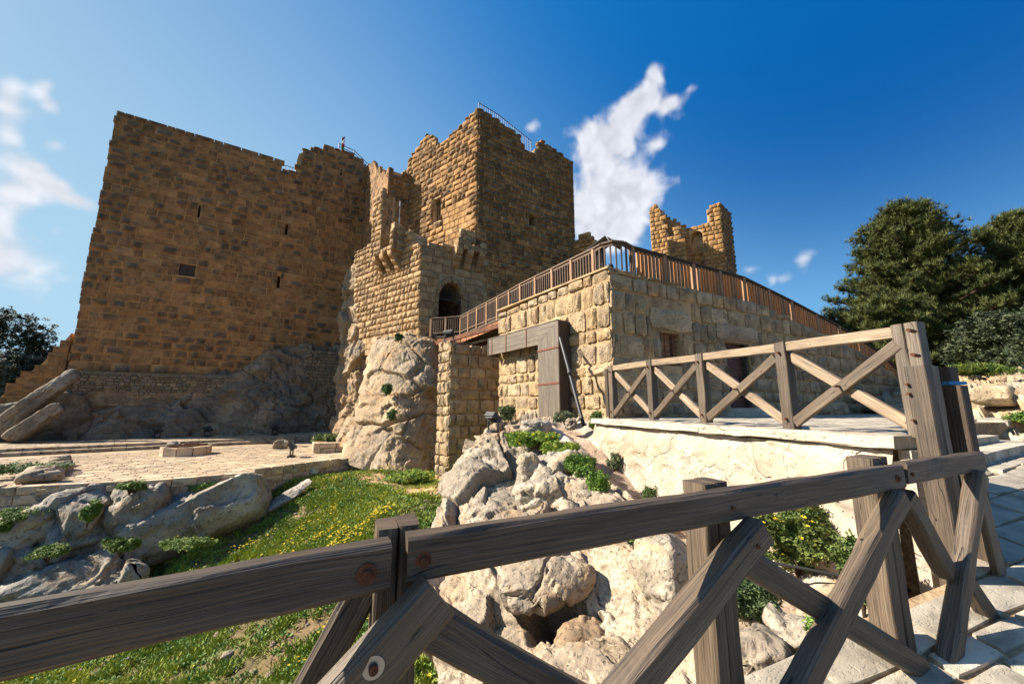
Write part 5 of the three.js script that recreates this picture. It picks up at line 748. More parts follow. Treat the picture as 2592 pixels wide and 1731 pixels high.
// ---- near fence along the path
{
  const t = thing('wooden_fence', 'large dark crossed beam fence crossing the foreground', 'fence', [1.2, -1.6, -2]);
  const rb = M.wood;
  beam(t, 'rail', [-1.95, -0.49, -0.394], [-0.392, -0.49, -1.318], 0.075, 0.14, rb, { rough: 0.004, cham: 0.012, step: 0.05 });
  beam(t, 'rail', [-0.345, -0.485, -1.345], [2.47, -0.44, -2.565], 0.075, 0.14, rb, { rough: 0.004, cham: 0.012, step: 0.05 });
  beam(t, 'rail', [2.50, -0.425, -2.58], [3.63, -0.42, -3.10], 0.075, 0.135, rb, { rough: 0.005, cham: 0.010, step: 0.06 });
  const d = [0.92, 0, -0.39], nn = [0.39, 0, 0.92];
  const post = (x, z, yb, yt, w = 0.155) => { for (const k of [-1, 1]) beam(t, 'post_plank', [x + d[0] * k * w * 0.26, yb, z + d[2] * k * w * 0.26], [x + d[0] * k * w * 0.26, yt + (k > 0 ? 0.004 : 0), z + d[2] * k * w * 0.26], 0.14, w * 0.5, k > 0 ? M.wood : M.woodB, { up: d, rough: 0.004 }); };
  post(-0.405, -1.435, -2.4, -0.402, 0.135); post(0.985, -2.06, -2.1, -0.38, 0.165); post(2.37, -2.66, -1.8, -0.335, 0.19);
  const br = (a, b, w = 0.09, h = 0.125, m = M.woodB) => beam(t, 'brace', a, b, w, h, m, { rough: 0.005, cham: 0.014, step: 0.05 });
  br([-0.235, -0.585, -1.33], [-1.35, -1.62, -0.75], 0.09, 0.145);            // left bay, rising to the first post
  br([-0.50, -0.60, -1.42], [-0.98, -1.55, -1.24], 0.07, 0.10, M.wood);
  br([-0.28, -0.70, -1.40], [0.95, -1.62, -1.92], 0.08, 0.13, M.wood);
  br([1.16, -0.57, -1.93], [-0.30, -1.50, -1.30], 0.10, 0.125);
  br([1.03, -0.68, -1.97], [2.42, -1.53, -2.56], 0.08, 0.125, M.wood);
  br([2.37, -0.55, -2.48], [1.10, -1.49, -1.94], 0.09, 0.125);
  br([2.52, -0.57, -2.60], [2.87, -1.08, -2.76], 0.09, 0.12, M.wood);
  br([3.02, -1.10, -2.82], [3.53, -1.70, -3.04], 0.08, 0.11, M.wood);
  br([3.46, -0.50, -2.98], [2.55, -1.64, -2.57], 0.09, 0.12);
  beam(t, 'plank', [3.72, -0.60, -3.22], [3.86, -1.32, -3.30], 0.05, 0.13, M.woodGrey, { up: d });
  // tall doubled corner post
  for (const k of [-1, 1]) beam(t, 'post_plank', [3.50 + d[0] * k * 0.056, -1.4, -3.28 + d[2] * k * 0.056], [3.50 + d[0] * k * 0.056, 0.335, -3.28 + d[2] * k * 0.056], 0.14, 0.105, k > 0 ? M.woodGrey : M.wood, { up: d, rough: 0.004 });
  beam(t, 'post', [3.98, -1.3, -3.47], [3.98, 0.18, -3.47], 0.12, 0.14, M.woodDark, { up: d }); beam(t, 'post', [4.12, -1.2, -3.64], [4.12, 0.36, -3.64], 0.1, 0.16, M.woodDark, { up: d });
  part(t, 'blue_strip', box(0.16, 0.03, 0.06, 4.04 - 1.2, 0.205 + 1.6, -3.52 + 2), M.blue);
  // rusty bolts with washers
  const disc = (p, r, m, len = 0.008, nm = 'washer') => { const o = part(t, nm, new THREE.CylinderGeometry(r, r, len, 20), m); o.position.set(p[0] - t.position.x, p[1] - t.position.y, p[2] - t.position.z); o.quaternion.setFromUnitVectors(V(0, 1, 0), V(...nn).normalize()); };
  const bl = (x, y, z, r = 0.024) => { disc([x, y, z], r, M.rust, 0.006); disc([x + nn[0] * 0.006, y, z + nn[2] * 0.006], r * 0.42, M.rust, 0.016, 'bolt_head'); };
  bl(-0.435, -0.495, -1.247, 0.030); bl(-0.285, -0.487, -1.333, 0.026);
  bl(1.03, -0.47, -1.905); bl(2.40, -0.445, -2.495); bl(2.56, -0.43, -2.568); bl(1.10, -0.62, -1.855, 0.022);
  disc([-0.385, -0.715, -1.20], 0.030, M.steel, 0.006); disc([-0.383, -0.717, -1.195], 0.013, M.rust, 0.018, 'bolt_head');
}
// ---- metal guard rails and the flag on the castle tops
{
  const K = Face([-12.01, -29.0], [0.832, -0.554]), R = Face([-5.06, -20.5], [0.841, -0.541]), Lf = Face([-2.193, -22.346], [0.779, 0.627]); const at = (f, s, y, o) => f.at(s, y, o).toArray();
  let t = thing('guard_rail', 'short dark guard rail filling the notch in the keep wall top', 'guard rail', at(K, -5.45, 17.1, -0.6)); railingBars(t, [at(K, -5.95, 17.1, -0.6), at(K, -4.95, 17.1, -0.6)], 0.75, M.railBlue, { gap: 0.2, r: 0.022, postR: 0.03 }); trueSize(t);
  t = thing('guard_rail', 'open metal guard rail beside the flag on top of the keep', 'guard rail', at(K, -1, 20.0, -1.0)); railingBars(t, [at(K, -2.1, 20.35, -1.0), at(K, -0.9, 20.2, -1.0), at(K, 0.25, 19.4, -1.0)], 1.05, M.railBlue, { rails: [1, 0.75, 0.5, 0.25], bars: false, r: 0.026, postR: 0.035 }); trueSize(t);
  t = thing('guard_rail', 'thin guard rail in the notch of the sunlit tower face', 'guard rail', at(Lf, -3, 18.4, -0.9)); railingBars(t, [at(Lf, -4.1, 18.5, -0.9), at(Lf, -1.5, 18.5, -0.9)], 0.95, M.railBlue, { rails: [1, 0.6], bars: false, r: 0.026, postR: 0.03 });
  t = thing('guard_rail', 'long barred guard rail along the shaded tower top', 'guard rail', at(R, 6, 18.4, -1.0)); railingBars(t, [at(R, 3.8, 19.0, -0.7), at(R, 5.3, 18.8, -0.7), at(R, 6.6, 18.4, -0.7), at(R, 8.15, 17.9, -0.7)], 1.35, M.railBlue, { gap: 0.16, r: 0.02, postR: 0.035 });
  t = thing('guard_rail', 'small guard rail between keep and tower tops', 'guard rail', at(Lf, -8.5, 17.5, -0.6)); railingBars(t, [at(Lf, -9.3, 17.3, -0.4), at(Lf, -8.6, 17.5, -0.4), at(Lf, -7.9, 17.2, -0.4)], 1.0, M.railBlue, { rails: [1, 0.75, 0.5, 0.25], bars: false, r: 0.024, postR: 0.03 });
  const f = thing('flag', 'small furled flag on a thin pole on top of the keep', 'flag', at(K, -1.9, 20.2, -1.0)); part(f, 'pole', new THREE.CylinderGeometry(0.03, 0.03, 1.9, 8).translate(0, 0.95, 0), M.iron);
  [M.black, M.white, M.red, M.green].forEach((m, i) => { const sh = new THREE.PlaneGeometry(0.22, 0.34, 5, 4); const p = sh.attributes.position; for (let k = 0; k < p.count; k++) p.setXYZ(k, p.getX(k) + 0.1 + 0.03 * Math.sin(p.getY(k) * 14 + i), p.getY(k) + 1.75 - i * 0.3, 0.05 * Math.sin(p.getX(k) * 25 + i)); sh.computeVertexNormals(); const mm = m.clone(); mm.side = THREE.DoubleSide; part(f, 'cloth', sh, mm); }); trueSize(f);
}

// ================================================================ BOULDERS AND SMALL THINGS
const grey = rockColour([0.54, 0.50, 0.44], [0.40, 0.395, 0.385], [0.54, 0.43, 0.30], 0.25), pale = rockColour([0.74, 0.66, 0.55], [0.54, 0.52, 0.48], [0.66, 0.47, 0.28], 0.3), tan = rockColour([0.74, 0.60, 0.42], [0.58, 0.50, 0.40], [0.70, 0.48, 0.26], 0.3);
function boulder(label, pos, size, rot, seed, o = {}, cat = 'boulder', name = 'boulder', group = 'boulders below the plaza edge') { const t = thing(name, label, cat, pos, group); const m = part(t, 'rock', boulderGeo(seed, ...size, { amp: 0.42, colour: grey, ...o }), M.rock); m.rotation.set(...rot); if (group === 'boulders below the plaza edge' || pos[0] < -6) trueSize(t); return t; }
boulder('largest grey boulder with long sloping top under the plaza edge', [-8.05, -2.85, -10.6], [1.5, 0.85, 0.75], [0.15, 0.55, 0.34], 401, { detail: 44, sc: 1.1, flute: 0.06 });
boulder('tall rounded grey boulder left of the mossy rubble', [-10.1, -2.85, -9.7], [0.75, 0.95, 0.75], [0, 0.5, 0.2], 402, { detail: 40, blocky: 0.35 });
boulder('knobbly conglomerate boulder between the two largest boulders', [-9.25, -2.8, -10.1], [0.62, 0.85, 0.6], [0, 0.2, 0], 403, { detail: 40, sc: 2.6, amp: 0.45 });
boulder('long low boulder resting lower left below purple flowers', [-11.2, -2.95, -9.2], [0.85, 0.5, 0.6], [0, 0.4, 0.35], 404, { detail: 32 });
boulder('pale bulky boulder at the left picture edge above the rail', [-10.9, -3.75, -8.75], [0.85, 0.75, 0.7], [0, 0, -0.2], 405, { detail: 36 });
boulder('cracked flat boulder just above the rail at left', [-9.35, -3.75, -8.95], [0.95, 0.5, 0.65], [0.1, 0.3, 0.12], 406, { detail: 36, sc: 1.6 });
boulder('flat squared stone on the corner of the plaza edge', [-11.2, -2.2, -9.95], [0.55, 0.26, 0.4], [0, 0.5, 0], 407, { detail: 24, blocky: 0.9 });
boulder('weathered outcrop stone at far left under the plaza', [-12.5, -2.75, -9.6], [0.8, 0.55, 0.6], [0, 0.2, 0.1], 409, { detail: 30 });
boulder('small rounded stone sunk in grass beside the cracked boulder', [-8.3, -3.75, -8.8], [0.4, 0.35, 0.35], [0, 0, 0], 410, { detail: 24 });
boulder('small broken stone stuck beneath the tall boulder', [-9.2, -3.75, -9.65], [0.42, 0.38, 0.4], [0, 0.6, 0.3], 411, { detail: 24 });
boulder('low wedge boulder beside the tall rounded boulder', [-10.8, -2.55, -9.55], [0.45, 0.4, 0.4], [0, 0.6, 0.2], 412, { detail: 26 });
boulder('knobbly small boulder under the plaza corner stone', [-11.6, -2.5, -9.75], [0.5, 0.35, 0.4], [0, 0.3, 0], 413, { detail: 26, sc: 2.2 });
boulder('broken block leaning right of the conglomerate boulder', [-9.0, -3.3, -9.6], [0.5, 0.4, 0.4], [0.2, 0.2, 0.3], 414, { detail: 26 });
boulder('squat boulder in the shade at lower left corner', [-10.2, -4.05, -8.4], [0.6, 0.42, 0.5], [0, 0.5, 0.1], 415, { detail: 28 });
boulder('pale thin slab lying tilted on the grass by the plaza edge', [-6.35, -2.5, -11.55], [0.62, 0.07, 0.26], [0.35, 0.75, 0.28], 408, { detail: 22, blocky: 0.95, colour: pale, amp: 0.15 }, 'stone slab', 'stone_slab');
boulder('white bulging rock with holes on top of the central outcrop', [0.78, -1.18, -7.45], [0.46, 0.28, 0.38], [0, 0.3, 0.1], 421, { detail: 36, colour: pale, sc: 2.2 }, 'rock', 'outcrop_rock', 'rocks on the central outcrop');
boulder('upright wedge of rock left of the white bulging rock', [0.34, -1.32, -7.35], [0.22, 0.42, 0.24], [0.2, 0.2, -0.1], 422, { detail: 28, colour: pale, sc: 2 }, 'rock', 'outcrop_rock', 'rocks on the central outcrop');
boulder('broad grooved rock below the white bulging rock', [0.62, -1.62, -6.75], [0.55, 0.42, 0.42], [0, 0.5, 0.15], 423, { detail: 40, colour: pale, sc: 1.8, flute: 0.1 }, 'rock', 'outcrop_rock', 'rocks on the central outcrop');
boulder('round pale rock right of the grooved rock beside yellow flowers', [1.12, -1.55, -6.35], [0.32, 0.3, 0.32], [0, 0.1, 0], 424, { detail: 30, colour: pale, sc: 2.2 }, 'rock', 'outcrop_rock', 'rocks on the central outcrop');
boulder('small white stone at the foot of the leaning pipe', [1.42, -0.42, -9.3], [0.17, 0.13, 0.15], [0, 0, 0], 425, { detail: 20, colour: pale, sc: 3, amp: 0.25 }, 'rock', 'outcrop_rock', 'rocks on the central outcrop');
boulder('flat stone at the top of the flowery patch', [0.55, -0.50, -9.15], [0.34, 0.14, 0.24], [0, 0.3, 0], 426, { detail: 24, colour: pale, sc: 2.4, amp: 0.3 }, 'rock', 'outcrop_rock', 'rocks on the central outcrop');
boulder('squared pale block beside the cut channel', [1.62, -1.75, -4.35], [0.28, 0.42, 0.3], [0, 0.5, 0.05], 430, { detail: 28, colour: pale, blocky: 0.95, amp: 0.2, sc: 2 }, 'rock', 'outcrop_rock', 'rocks on the central outcrop');
boulder('white broken stone at the foot of the near fence post', [1.75, -1.78, -3.05], [0.26, 0.16, 0.22], [0, 0.4, 0], 431, { detail: 24, colour: pale, sc: 3, amp: 0.3 }, 'rock', 'loose_stone', 'stones by the near fence');
boulder('rounded pale stone under the bush by the fence', [2.2, -1.75, -3.2], [0.24, 0.17, 0.2], [0, 0.9, 0], 432, { detail: 24, colour: pale, sc: 3, amp: 0.3 }, 'rock', 'loose_stone', 'stones by the near fence');
boulder('orange squared stone block on the right rocky bank', [12.9, 0.28, -10.4], [0.5, 0.25, 0.4], [0, 0.5, 0], 433, { detail: 24, colour: tan, blocky: 0.95, amp: 0.2 }, 'stone block', 'stone_block', 'loose blocks');
boulder('small tan stone block standing alone on the plaza', [-10.7, -1.74, -18.3], [0.3, 0.2, 0.24], [0, 0.4, 0.05], 434, { detail: 22, colour: tan, blocky: 0.95, amp: 0.15, sc: 2.5 }, 'stone block', 'stone_block', 'loose blocks');
boulder('squared boulder at house foot left of terrace', [11.0, -0.15, -13.5], [0.5, 0.3, 0.4], [0, 0.4, 0], 435, { detail: 24, colour: tan, blocky: 0.9, amp: 0.2 }, 'stone block', 'stone_block', 'loose blocks');
// ---- low walls of the planting bed beside the plaza
{
  const t = thing('planter_wall', 'low stone kerb wall of the planting bed beside the rock buttress', 'wall', [-9.5, -1.95, -19]);
  const a = [-11.9, -23.6], b = [-8.3, -16.55], c = [-6.9, -17.1]; const list = []; const ty = (r) => ({ g: pick(r, GEO.worn), tone: rnd(r, 5) });
  for (const [p, q, sd] of [[a, b, 1], [b, c, 2]]) { const F = Face(p, [q[0] - p[0], q[1] - p[1]]), L = Math.hypot(q[0] - p[0], q[1] - p[1]); courses(list, F, [[0, -2], [L, -2], [L, -1.5], [0, -1.5]], { y0: -2.0, y1: -1.6, h: [0.2, 0.26], w: [0.3, 0.7], gap: 0.02, seed: 500 + sd, type: ty }); wallBody(t, 'wall_core', F, [[0.05, -2.2], [L - 0.05, -2.2], [L - 0.05, -1.55], [0.05, -1.55]], 0.45, M.mortarHouse); }
  lay(t, list, MS.paving, {}); trueSize(t);
}
// ---- well head
{
  const t = thing('well_head', 'low round stone well ring with rusty grate in the middle of the plaza', 'well', [-13.3, -1.95, -16.2]);
  for (let k = 0; k < 10; k++) { const a0 = k / 10 * Math.PI * 2 + 0.02, a1 = (k + 1) / 10 * Math.PI * 2 - 0.02, q = (r, a) => [Math.cos(a) * r, Math.sin(a) * r]; const g = slabGeo([q(0.55, a0), q(0.82, a0), q(0.82, a1), q(0.55, a1)], 0.33 + 0.02 * Math.sin(k * 2.7), 0.35); g.setAttribute('color', new THREE.Float32BufferAttribute(new Float32Array(g.attributes.position.count * 3).fill(1), 3)); part(t, 'ring_stone', g, MS.paving[k % 5]); }
  for (let k = 0; k < 8; k++) part(t, 'grate_bar', box(0.05, 0.03, 1.15, -0.35 + k * 0.11, 0.36, 0), M.rust); for (let k = 0; k < 3; k++) part(t, 'grate_bar', box(0.95, 0.03, 0.04, 0.03, 0.39, -0.4 + k * 0.4), M.rust);
  const s = part(t, 'loose_stone', boulderGeo(440, 0.26, 0.1, 0.2, { detail: 16, amp: 0.15, colour: grey }), M.rock, 'grey stone lying on the rim'); s.position.set(-0.6, 0.4, -0.1); trueSize(t);
}
// ---- floodlights
function floodlight(label, pos, turn, tilt = -0.5, s = 1) {
  const t = thing('floodlight', label, 'floodlight', pos, 'floodlights around the castle'); t.rotation.y = turn; t.scale.setScalar(s);
  part(t, 'base', box(0.22, 0.05, 0.22, 0, 0.025, 0), M.blackPlastic); part(t, 'bracket', box(0.03, 0.3, 0.04, -0.2, 0.2, 0), M.blackPlastic); part(t, 'bracket', box(0.03, 0.3, 0.04, 0.2, 0.2, 0), M.blackPlastic); part(t, 'bracket', box(0.43, 0.03, 0.05, 0, 0.06, 0), M.blackPlastic);
  const h = part(t, 'housing', box(0.38, 0.26, 0.12), M.blackPlastic); h.position.set(0, 0.36, 0); h.rotation.x = tilt; part(h, 'glass', box(0.33, 0.21, 0.012, 0, 0, 0.064), M.lampGlass); for (let k = 0; k < 4; k++) part(h, 'fin', box(0.3, 0.01, 0.04, 0, -0.09 + k * 0.06, -0.075), M.blackPlastic); if (pos[1] < -1.6) trueSize(t);
}
floodlight('dark floodlight on the raised plaza strip before the shaded wall', [-14.0, -1.70, -23.2], 2.6, -0.9, 1.3);
floodlight('floodlight tilted down on the plaza near the planter wall', [-8.55, -1.95, -15.4], 1.9, -0.6, 1.15);
floodlight('small floodlight just behind the tan stone block on plaza', [-10.6, -1.95, -19.3], 2.0, -0.6, 1.0);
floodlight('dim floodlight at rock foot right of the keep shutter', [-17.1, -1.70, -22.1], 2.8, -0.8, 1.2);
floodlight('dim floodlight at rock foot far left of the plaza', [-19.0, -1.70, -21.1], 2.8, -0.8, 1.2);
floodlight('floodlight fixed on the pier top under the footbridge', [-2.55, 2.5, -15.3], 2.7, -0.9, 1.1);
floodlight('little floodlight on the house roof edge beside the railing', [0.15, 3.5, -13.7], 2.4, -0.6, 0.7);
floodlight('floodlight at the tip of the central outcrop', [-0.45, -0.62, -9.3], 2.2, -0.9, 1.0);
{
  const t = thing('dome_shape', 'small black dome shape on the house roof corner behind the railing', 'lamp', [2.66, 3.6, -9.95]); const g = new THREE.SphereGeometry(0.1, 16, 8, 0, Math.PI * 2, 0, Math.PI / 2); const d = part(t, 'dome', g, M.blackPlastic); d.position.y = 0.11; part(t, 'base', new THREE.CylinderGeometry(0.06, 0.09, 0.12, 12).translate(0, 0.06, 0), M.rustPanel);  // unidentified black shape on the roof corner, built as a dome on a base
  const b = thing('junction_box', 'pale green junction box fixed on the plaza front edge', 'box', [-6.55, -2.12, -13.28]); const o = part(b, 'cover', box(0.24, 0.17, 0.08), M.boxGreen); o.rotation.y = 1.02; const o2 = part(b, 'lid', box(0.21, 0.14, 0.02, 0, 0, 0.045), M.boxGreen); o2.rotation.y = 1.02; trueSize(b);
  const c = thing('cable', 'thin black cable hanging down the left end of the house wall', 'cable', [-0.3, 3.2, -13.7]); const g2 = tubeGeo([[0.1, 3.55, -13.6], [-0.1, 3.5, -13.75], [-0.2, 3.2, -13.72], [-0.14, 2.9, -13.68], [-0.16, 2.5, -13.68]], 0.014, 30, 6); g2.translate(0.3, -3.2, 13.7); part(c, 'wire', g2, M.black);
  const st = thing('stone_steps', 'two worn low stone steps at the right end of the plaza edge', 'steps', [-5.4, -2.3, -14.6]); for (let k = 0; k < 2; k++) { const g3 = boulderGeo(450 + k, 0.55, 0.1, 0.22, { detail: 16, amp: 0.1, blocky: 0.95, colour: tan }); const q = part(st, 'step', g3, M.rock); q.position.set(0.15 + k * 0.25, 0.15 - k * 0.15, 0.1 + k * 0.25); q.rotation.y = 0.4; } trueSize(st);
  const ap = thing('antenna', 'thin white antenna rod beside the left machicolation', 'antenna', [-7.2, 11.0, -22.9]); part(ap, 'rod', new THREE.CylinderGeometry(0.03, 0.03, 2.0, 8).translate(0, 1.0, 0), M.white); part(ap, 'mount', new THREE.CylinderGeometry(0.06, 0.06, 0.3, 8).translate(0, 0.7, 0), M.white);
  const hp = thing('hose', 'thin dark hose lying along the wall foot near the fence', 'hose', [2.9, -1.65, -4]); const g4 = tubeGeo([[2.6, -1.58, -4.3], [2.95, -1.58, -4.05], [3.3, -1.60, -3.85], [3.6, -1.62, -3.7]], 0.014, 30, 6); g4.translate(-2.9, 1.65, 4); part(hp, 'tube', g4, M.black);
}
{
  const r = rngOf(77); const t = thing('low_wall', 'low broken kerb of stones with weeds at left edge of plaza', 'wall', [-14, -1.95, -11.5]);
  for (let k = 0; k < 9; k++) { const f = k / 8; const m = part(t, 'stone', boulderGeo(460 + k, 0.3 + 0.1 * r(), 0.16 + 0.06 * r(), 0.25, { detail: 14, amp: 0.2, blocky: 0.8, colour: tan, sc: 2 }), M.rock); m.position.set(lerp(-0.9, 1.9, f), 0.1, lerp(-1.6, 1.2, f)); m.rotation.y = r() * 0.8 + 0.4; } trueSize(t);
}

// ================================================================ PLANTS
function leafTris(list, r, n, { len = 0.1, wid = 0.04, up = 0.3, spread = 1, base = [0, 0, 0] }) { for (let i = 0; i < n; i++) { const a = r() * 6.283, e = lerp(up, 1, r()) * 1.2, d = V(Math.cos(a) * Math.cos(e) * spread, Math.sin(e), Math.sin(a) * Math.cos(e) * spread).normalize(), s = V(-Math.sin(a), 0.3 * (r() - 0.5), Math.cos(a)).normalize(), L = len * (0.6 + 0.6 * r()), p = V(...base); const m = p.clone().addScaledVector(d, L * 0.5), t = p.clone().addScaledVector(d, L).add(V(0, -L * 0.12, 0)); const w = wid * (0.7 + 0.5 * r()); list.push(p, m.clone().addScaledVector(s, w / 2), t, p, t, m.clone().addScaledVector(s, -w / 2)); } }
function triGeo(list) { const P = []; for (const v of list) P.push(v.x, v.y, v.z); const g = new THREE.BufferGeometry(); g.setAttribute('position', new THREE.Float32BufferAttribute(P, 3)); g.setAttribute('uv', new THREE.Float32BufferAttribute(new Float32Array(list.length * 2), 2)); g.computeVertexNormals(); return g; }
const PG = {};
{ const r = rngOf(901); let l = []; for (let k = 0; k < 5; k++) leafTris(l, r, 3, { len: 0.13, wid: 0.018, up: 0.55, base: [(r() - 0.5) * 0.14, 0, (r() - 0.5) * 0.14] }); PG.grass = triGeo(l);
  l = []; for (let k = 0; k < 4; k++) leafTris(l, r, 5, { len: 0.05, wid: 0.028, up: 0.15, base: [(r() - 0.5) * 0.12, 0.01 + 0.05 * r(), (r() - 0.5) * 0.12] }); PG.herb = triGeo(l);
  l = []; for (let k = 0; k < 26; k++) { const c = V(r() * 2 - 1, r() * 2 - 1, r() * 2 - 1); if (c.lengthSq() > 1) { k--; continue; } leafTris(l, r, 1, { len: 0.7, wid: 0.34, up: -0.3, base: [c.x * 0.7, c.y * 0.7, c.z * 0.7] }); } PG.clump = triGeo(l);
  l = []; for (let k = 0; k < 22; k++) { const a = r() * 6.283, e = (r() - 0.25) * 1.7, d = V(Math.cos(a) * Math.cos(e), Math.sin(e), Math.sin(a) * Math.cos(e)), s = V(-Math.sin(a), 0.2, Math.cos(a)); const b = d.clone().multiplyScalar(0.15 * r()), t = d.clone().multiplyScalar(0.75 + 0.4 * r()).add(V(0.3 * r(), 0.25, 0)); l.push(b.clone().addScaledVector(s, 0.055), t, b.clone().addScaledVector(s, -0.055)); } PG.needle = triGeo(l);
  l = []; for (let k = 0; k < 5; k++) { const a = k / 5 * 6.283, d = V(Math.cos(a), 0.35, Math.sin(a)), s = V(-Math.sin(a), 0, Math.cos(a)); l.push(V(0, 0, 0), d.clone().multiplyScalar(1).addScaledVector(s, 0.45), d.clone().multiplyScalar(1).addScaledVector(s, -0.45)); } PG.flower = triGeo(l); }
function scatter(parent, name, geo, items, m = M.leaf) { const o = new THREE.InstancedMesh(geo, m, items.length); o.name = name; const d = new THREE.Object3D(), c = new THREE.Color(); items.forEach((it, i) => { d.position.set(...it.p); d.rotation.set(it.rx || 0, it.ry || 0, it.rz || 0); if (Array.isArray(it.s)) d.scale.set(...it.s); else d.scale.setScalar(it.s); d.updateMatrix(); o.setMatrixAt(i, d.matrix); o.setColorAt(i, c.setRGB(...it.c)); }); shadow(o); o.userData.kind = 'stuff'; parent.add(o); return o; }
// ---- grass, herbs and yellow flowers in the ditch
{
  const r = rngOf(1001), grass = [], herb = [], fl = [], pk = []; const frontS = (x, z) => { const a = [[-30, -4.2], [-17, -7.4], [-11.9, -9.35], [-9.72, -10.14], [-7.55, -11.68], [-6.08, -14.09], [-5.3, -15.2]].map(p => [p[0] * KS, p[1] * KS]); for (let i = 0; i < a.length - 1; i++) if (x >= a[i][0] && x < a[i + 1][0]) { const zz = lerp(a[i][1], a[i + 1][1], (x - a[i][0]) / (a[i + 1][0] - a[i][0])); return z - zz; } return 1; };
  for (let k = 0; k < 190000; k++) {
    const x = lerp(-16, 0.2, r()), z = lerp(-19.5, -3.2, r()); if (frontS(x, z) < 0.12) continue; const dist = Math.hypot(x, z); if (dist > 12 && r() < 0.35) continue;
    const n = fbm3(x * 0.55, 2, z * 0.55, 4), m = fbm3(x * 1.6 + 30, 7, z * 1.6, 3), d = dirt(x, z); if (d > 0.3 && r() < 0.93) continue; if (m < -0.12 && r() < 0.8) continue; if (n < -0.12 && r() < 0.55) continue; if (z > -9 && fbm3(x * 2.6, 11, z * 2.6, 3) < -0.02 && r() < 0.8) continue;
    const y = groundY(x, z), t = clamp(0.5 + n + (r() - 0.5) * 0.5), yel = sstep(0.02, 0.3, fbm3(x * 0.45 + 7, 4, z * 0.45 + 3, 3)) * sstep(-14, -6, x);
    const g = mix3([0.17, 0.25, 0.02], [0.50, 0.52, 0.055], t), q = r();
    if (q < 0.85) grass.push({ p: [x, y - 0.01, z], ry: r() * 6.3, rx: (r() - 0.5) * 0.3, s: 0.6 + 0.8 * r(), c: g }); else herb.push({ p: [x, y, z], ry: r() * 6.3, s: 0.7 + 1.0 * r(), c: mix3([0.07, 0.17, 0.03], [0.18, 0.30, 0.05], r()) });
    const clump = sstep(0.05, 0.25, fbm3(x * 1.5 + 50, 3, z * 1.5, 3)); if (r() < 0.006 + 0.5 * yel * clump) { const h = 0.10 + 0.12 * r(); fl.push({ p: [x + 0.05 * (r() - 0.5), y + h, z], ry: r() * 6, rx: (r() - 0.5) * 0.8, s: 0.014 + 0.012 * r(), c: mix3([0.80, 0.62, 0.02], [0.72, 0.48, 0.01], r()) }); }
    if (r() < 0.02 * sstep(-7, -11, x)) pk.push({ p: [x, y + 0.12, z], ry: r() * 6, s: 0.022, c: [0.45, 0.22, 0.42] });
  }
  const kind = (o, n) => { o.name = n; o.userData.kind = 'stuff'; }; kind(scatter(scene, 'grass', PG.grass, grass), 'grass'); kind(scatter(scene, 'ground_herbs', PG.herb, herb), 'ground_herbs'); kind(scatter(scene, 'yellow_flowers', PG.flower, fl), 'yellow_flowers'); if (pk.length) kind(scatter(scene, 'pink_flowers', PG.flower, pk), 'pink_flowers');
  scene.children.filter(o => ['grass', 'ground_herbs', 'yellow_flowers', 'pink_flowers'].includes(o.name)).forEach(o => { o.userData.label = { grass: 'green spring grass covering the ditch slope', ground_herbs: 'low leafy herbs growing among the ditch grass', yellow_flowers: 'yellow wild flowers scattered over the ditch grass', pink_flowers: 'small pink wild flowers near the left boulders' }[o.name]; o.userData.category = o.name.includes('flower') ? 'flowers' : o.name === 'grass' ? 'grass' : 'herbs'; });
  // loose stones in the grass
  const gs = [0, 1, 2].map(k => boulderGeo(470 + k, 0.5, 0.35, 0.45, { detail: 8, amp: 0.25, colour: () => [1, 1, 1], sc: 3 })); const st = []; for (let k = 0; k < 900; k++) { const x = lerp(-11, -0.5, r()), z = lerp(-17, -4.5, r()); if (frontS(x, z) < 0.1) continue; st.push({ p: [x, groundY(x, z) + 0.005, z], ry: r() * 6, s: 0.05 + 0.16 * r() * r(), c: mix3([0.58, 0.49, 0.38], [0.44, 0.36, 0.28], r()) }); }
  const sm = scatter(scene, 'loose_stones', gs[0], st, M.rock); sm.userData = { kind: 'stuff', label: 'small pale stones strewn through the ditch grass', category: 'stones' };
}
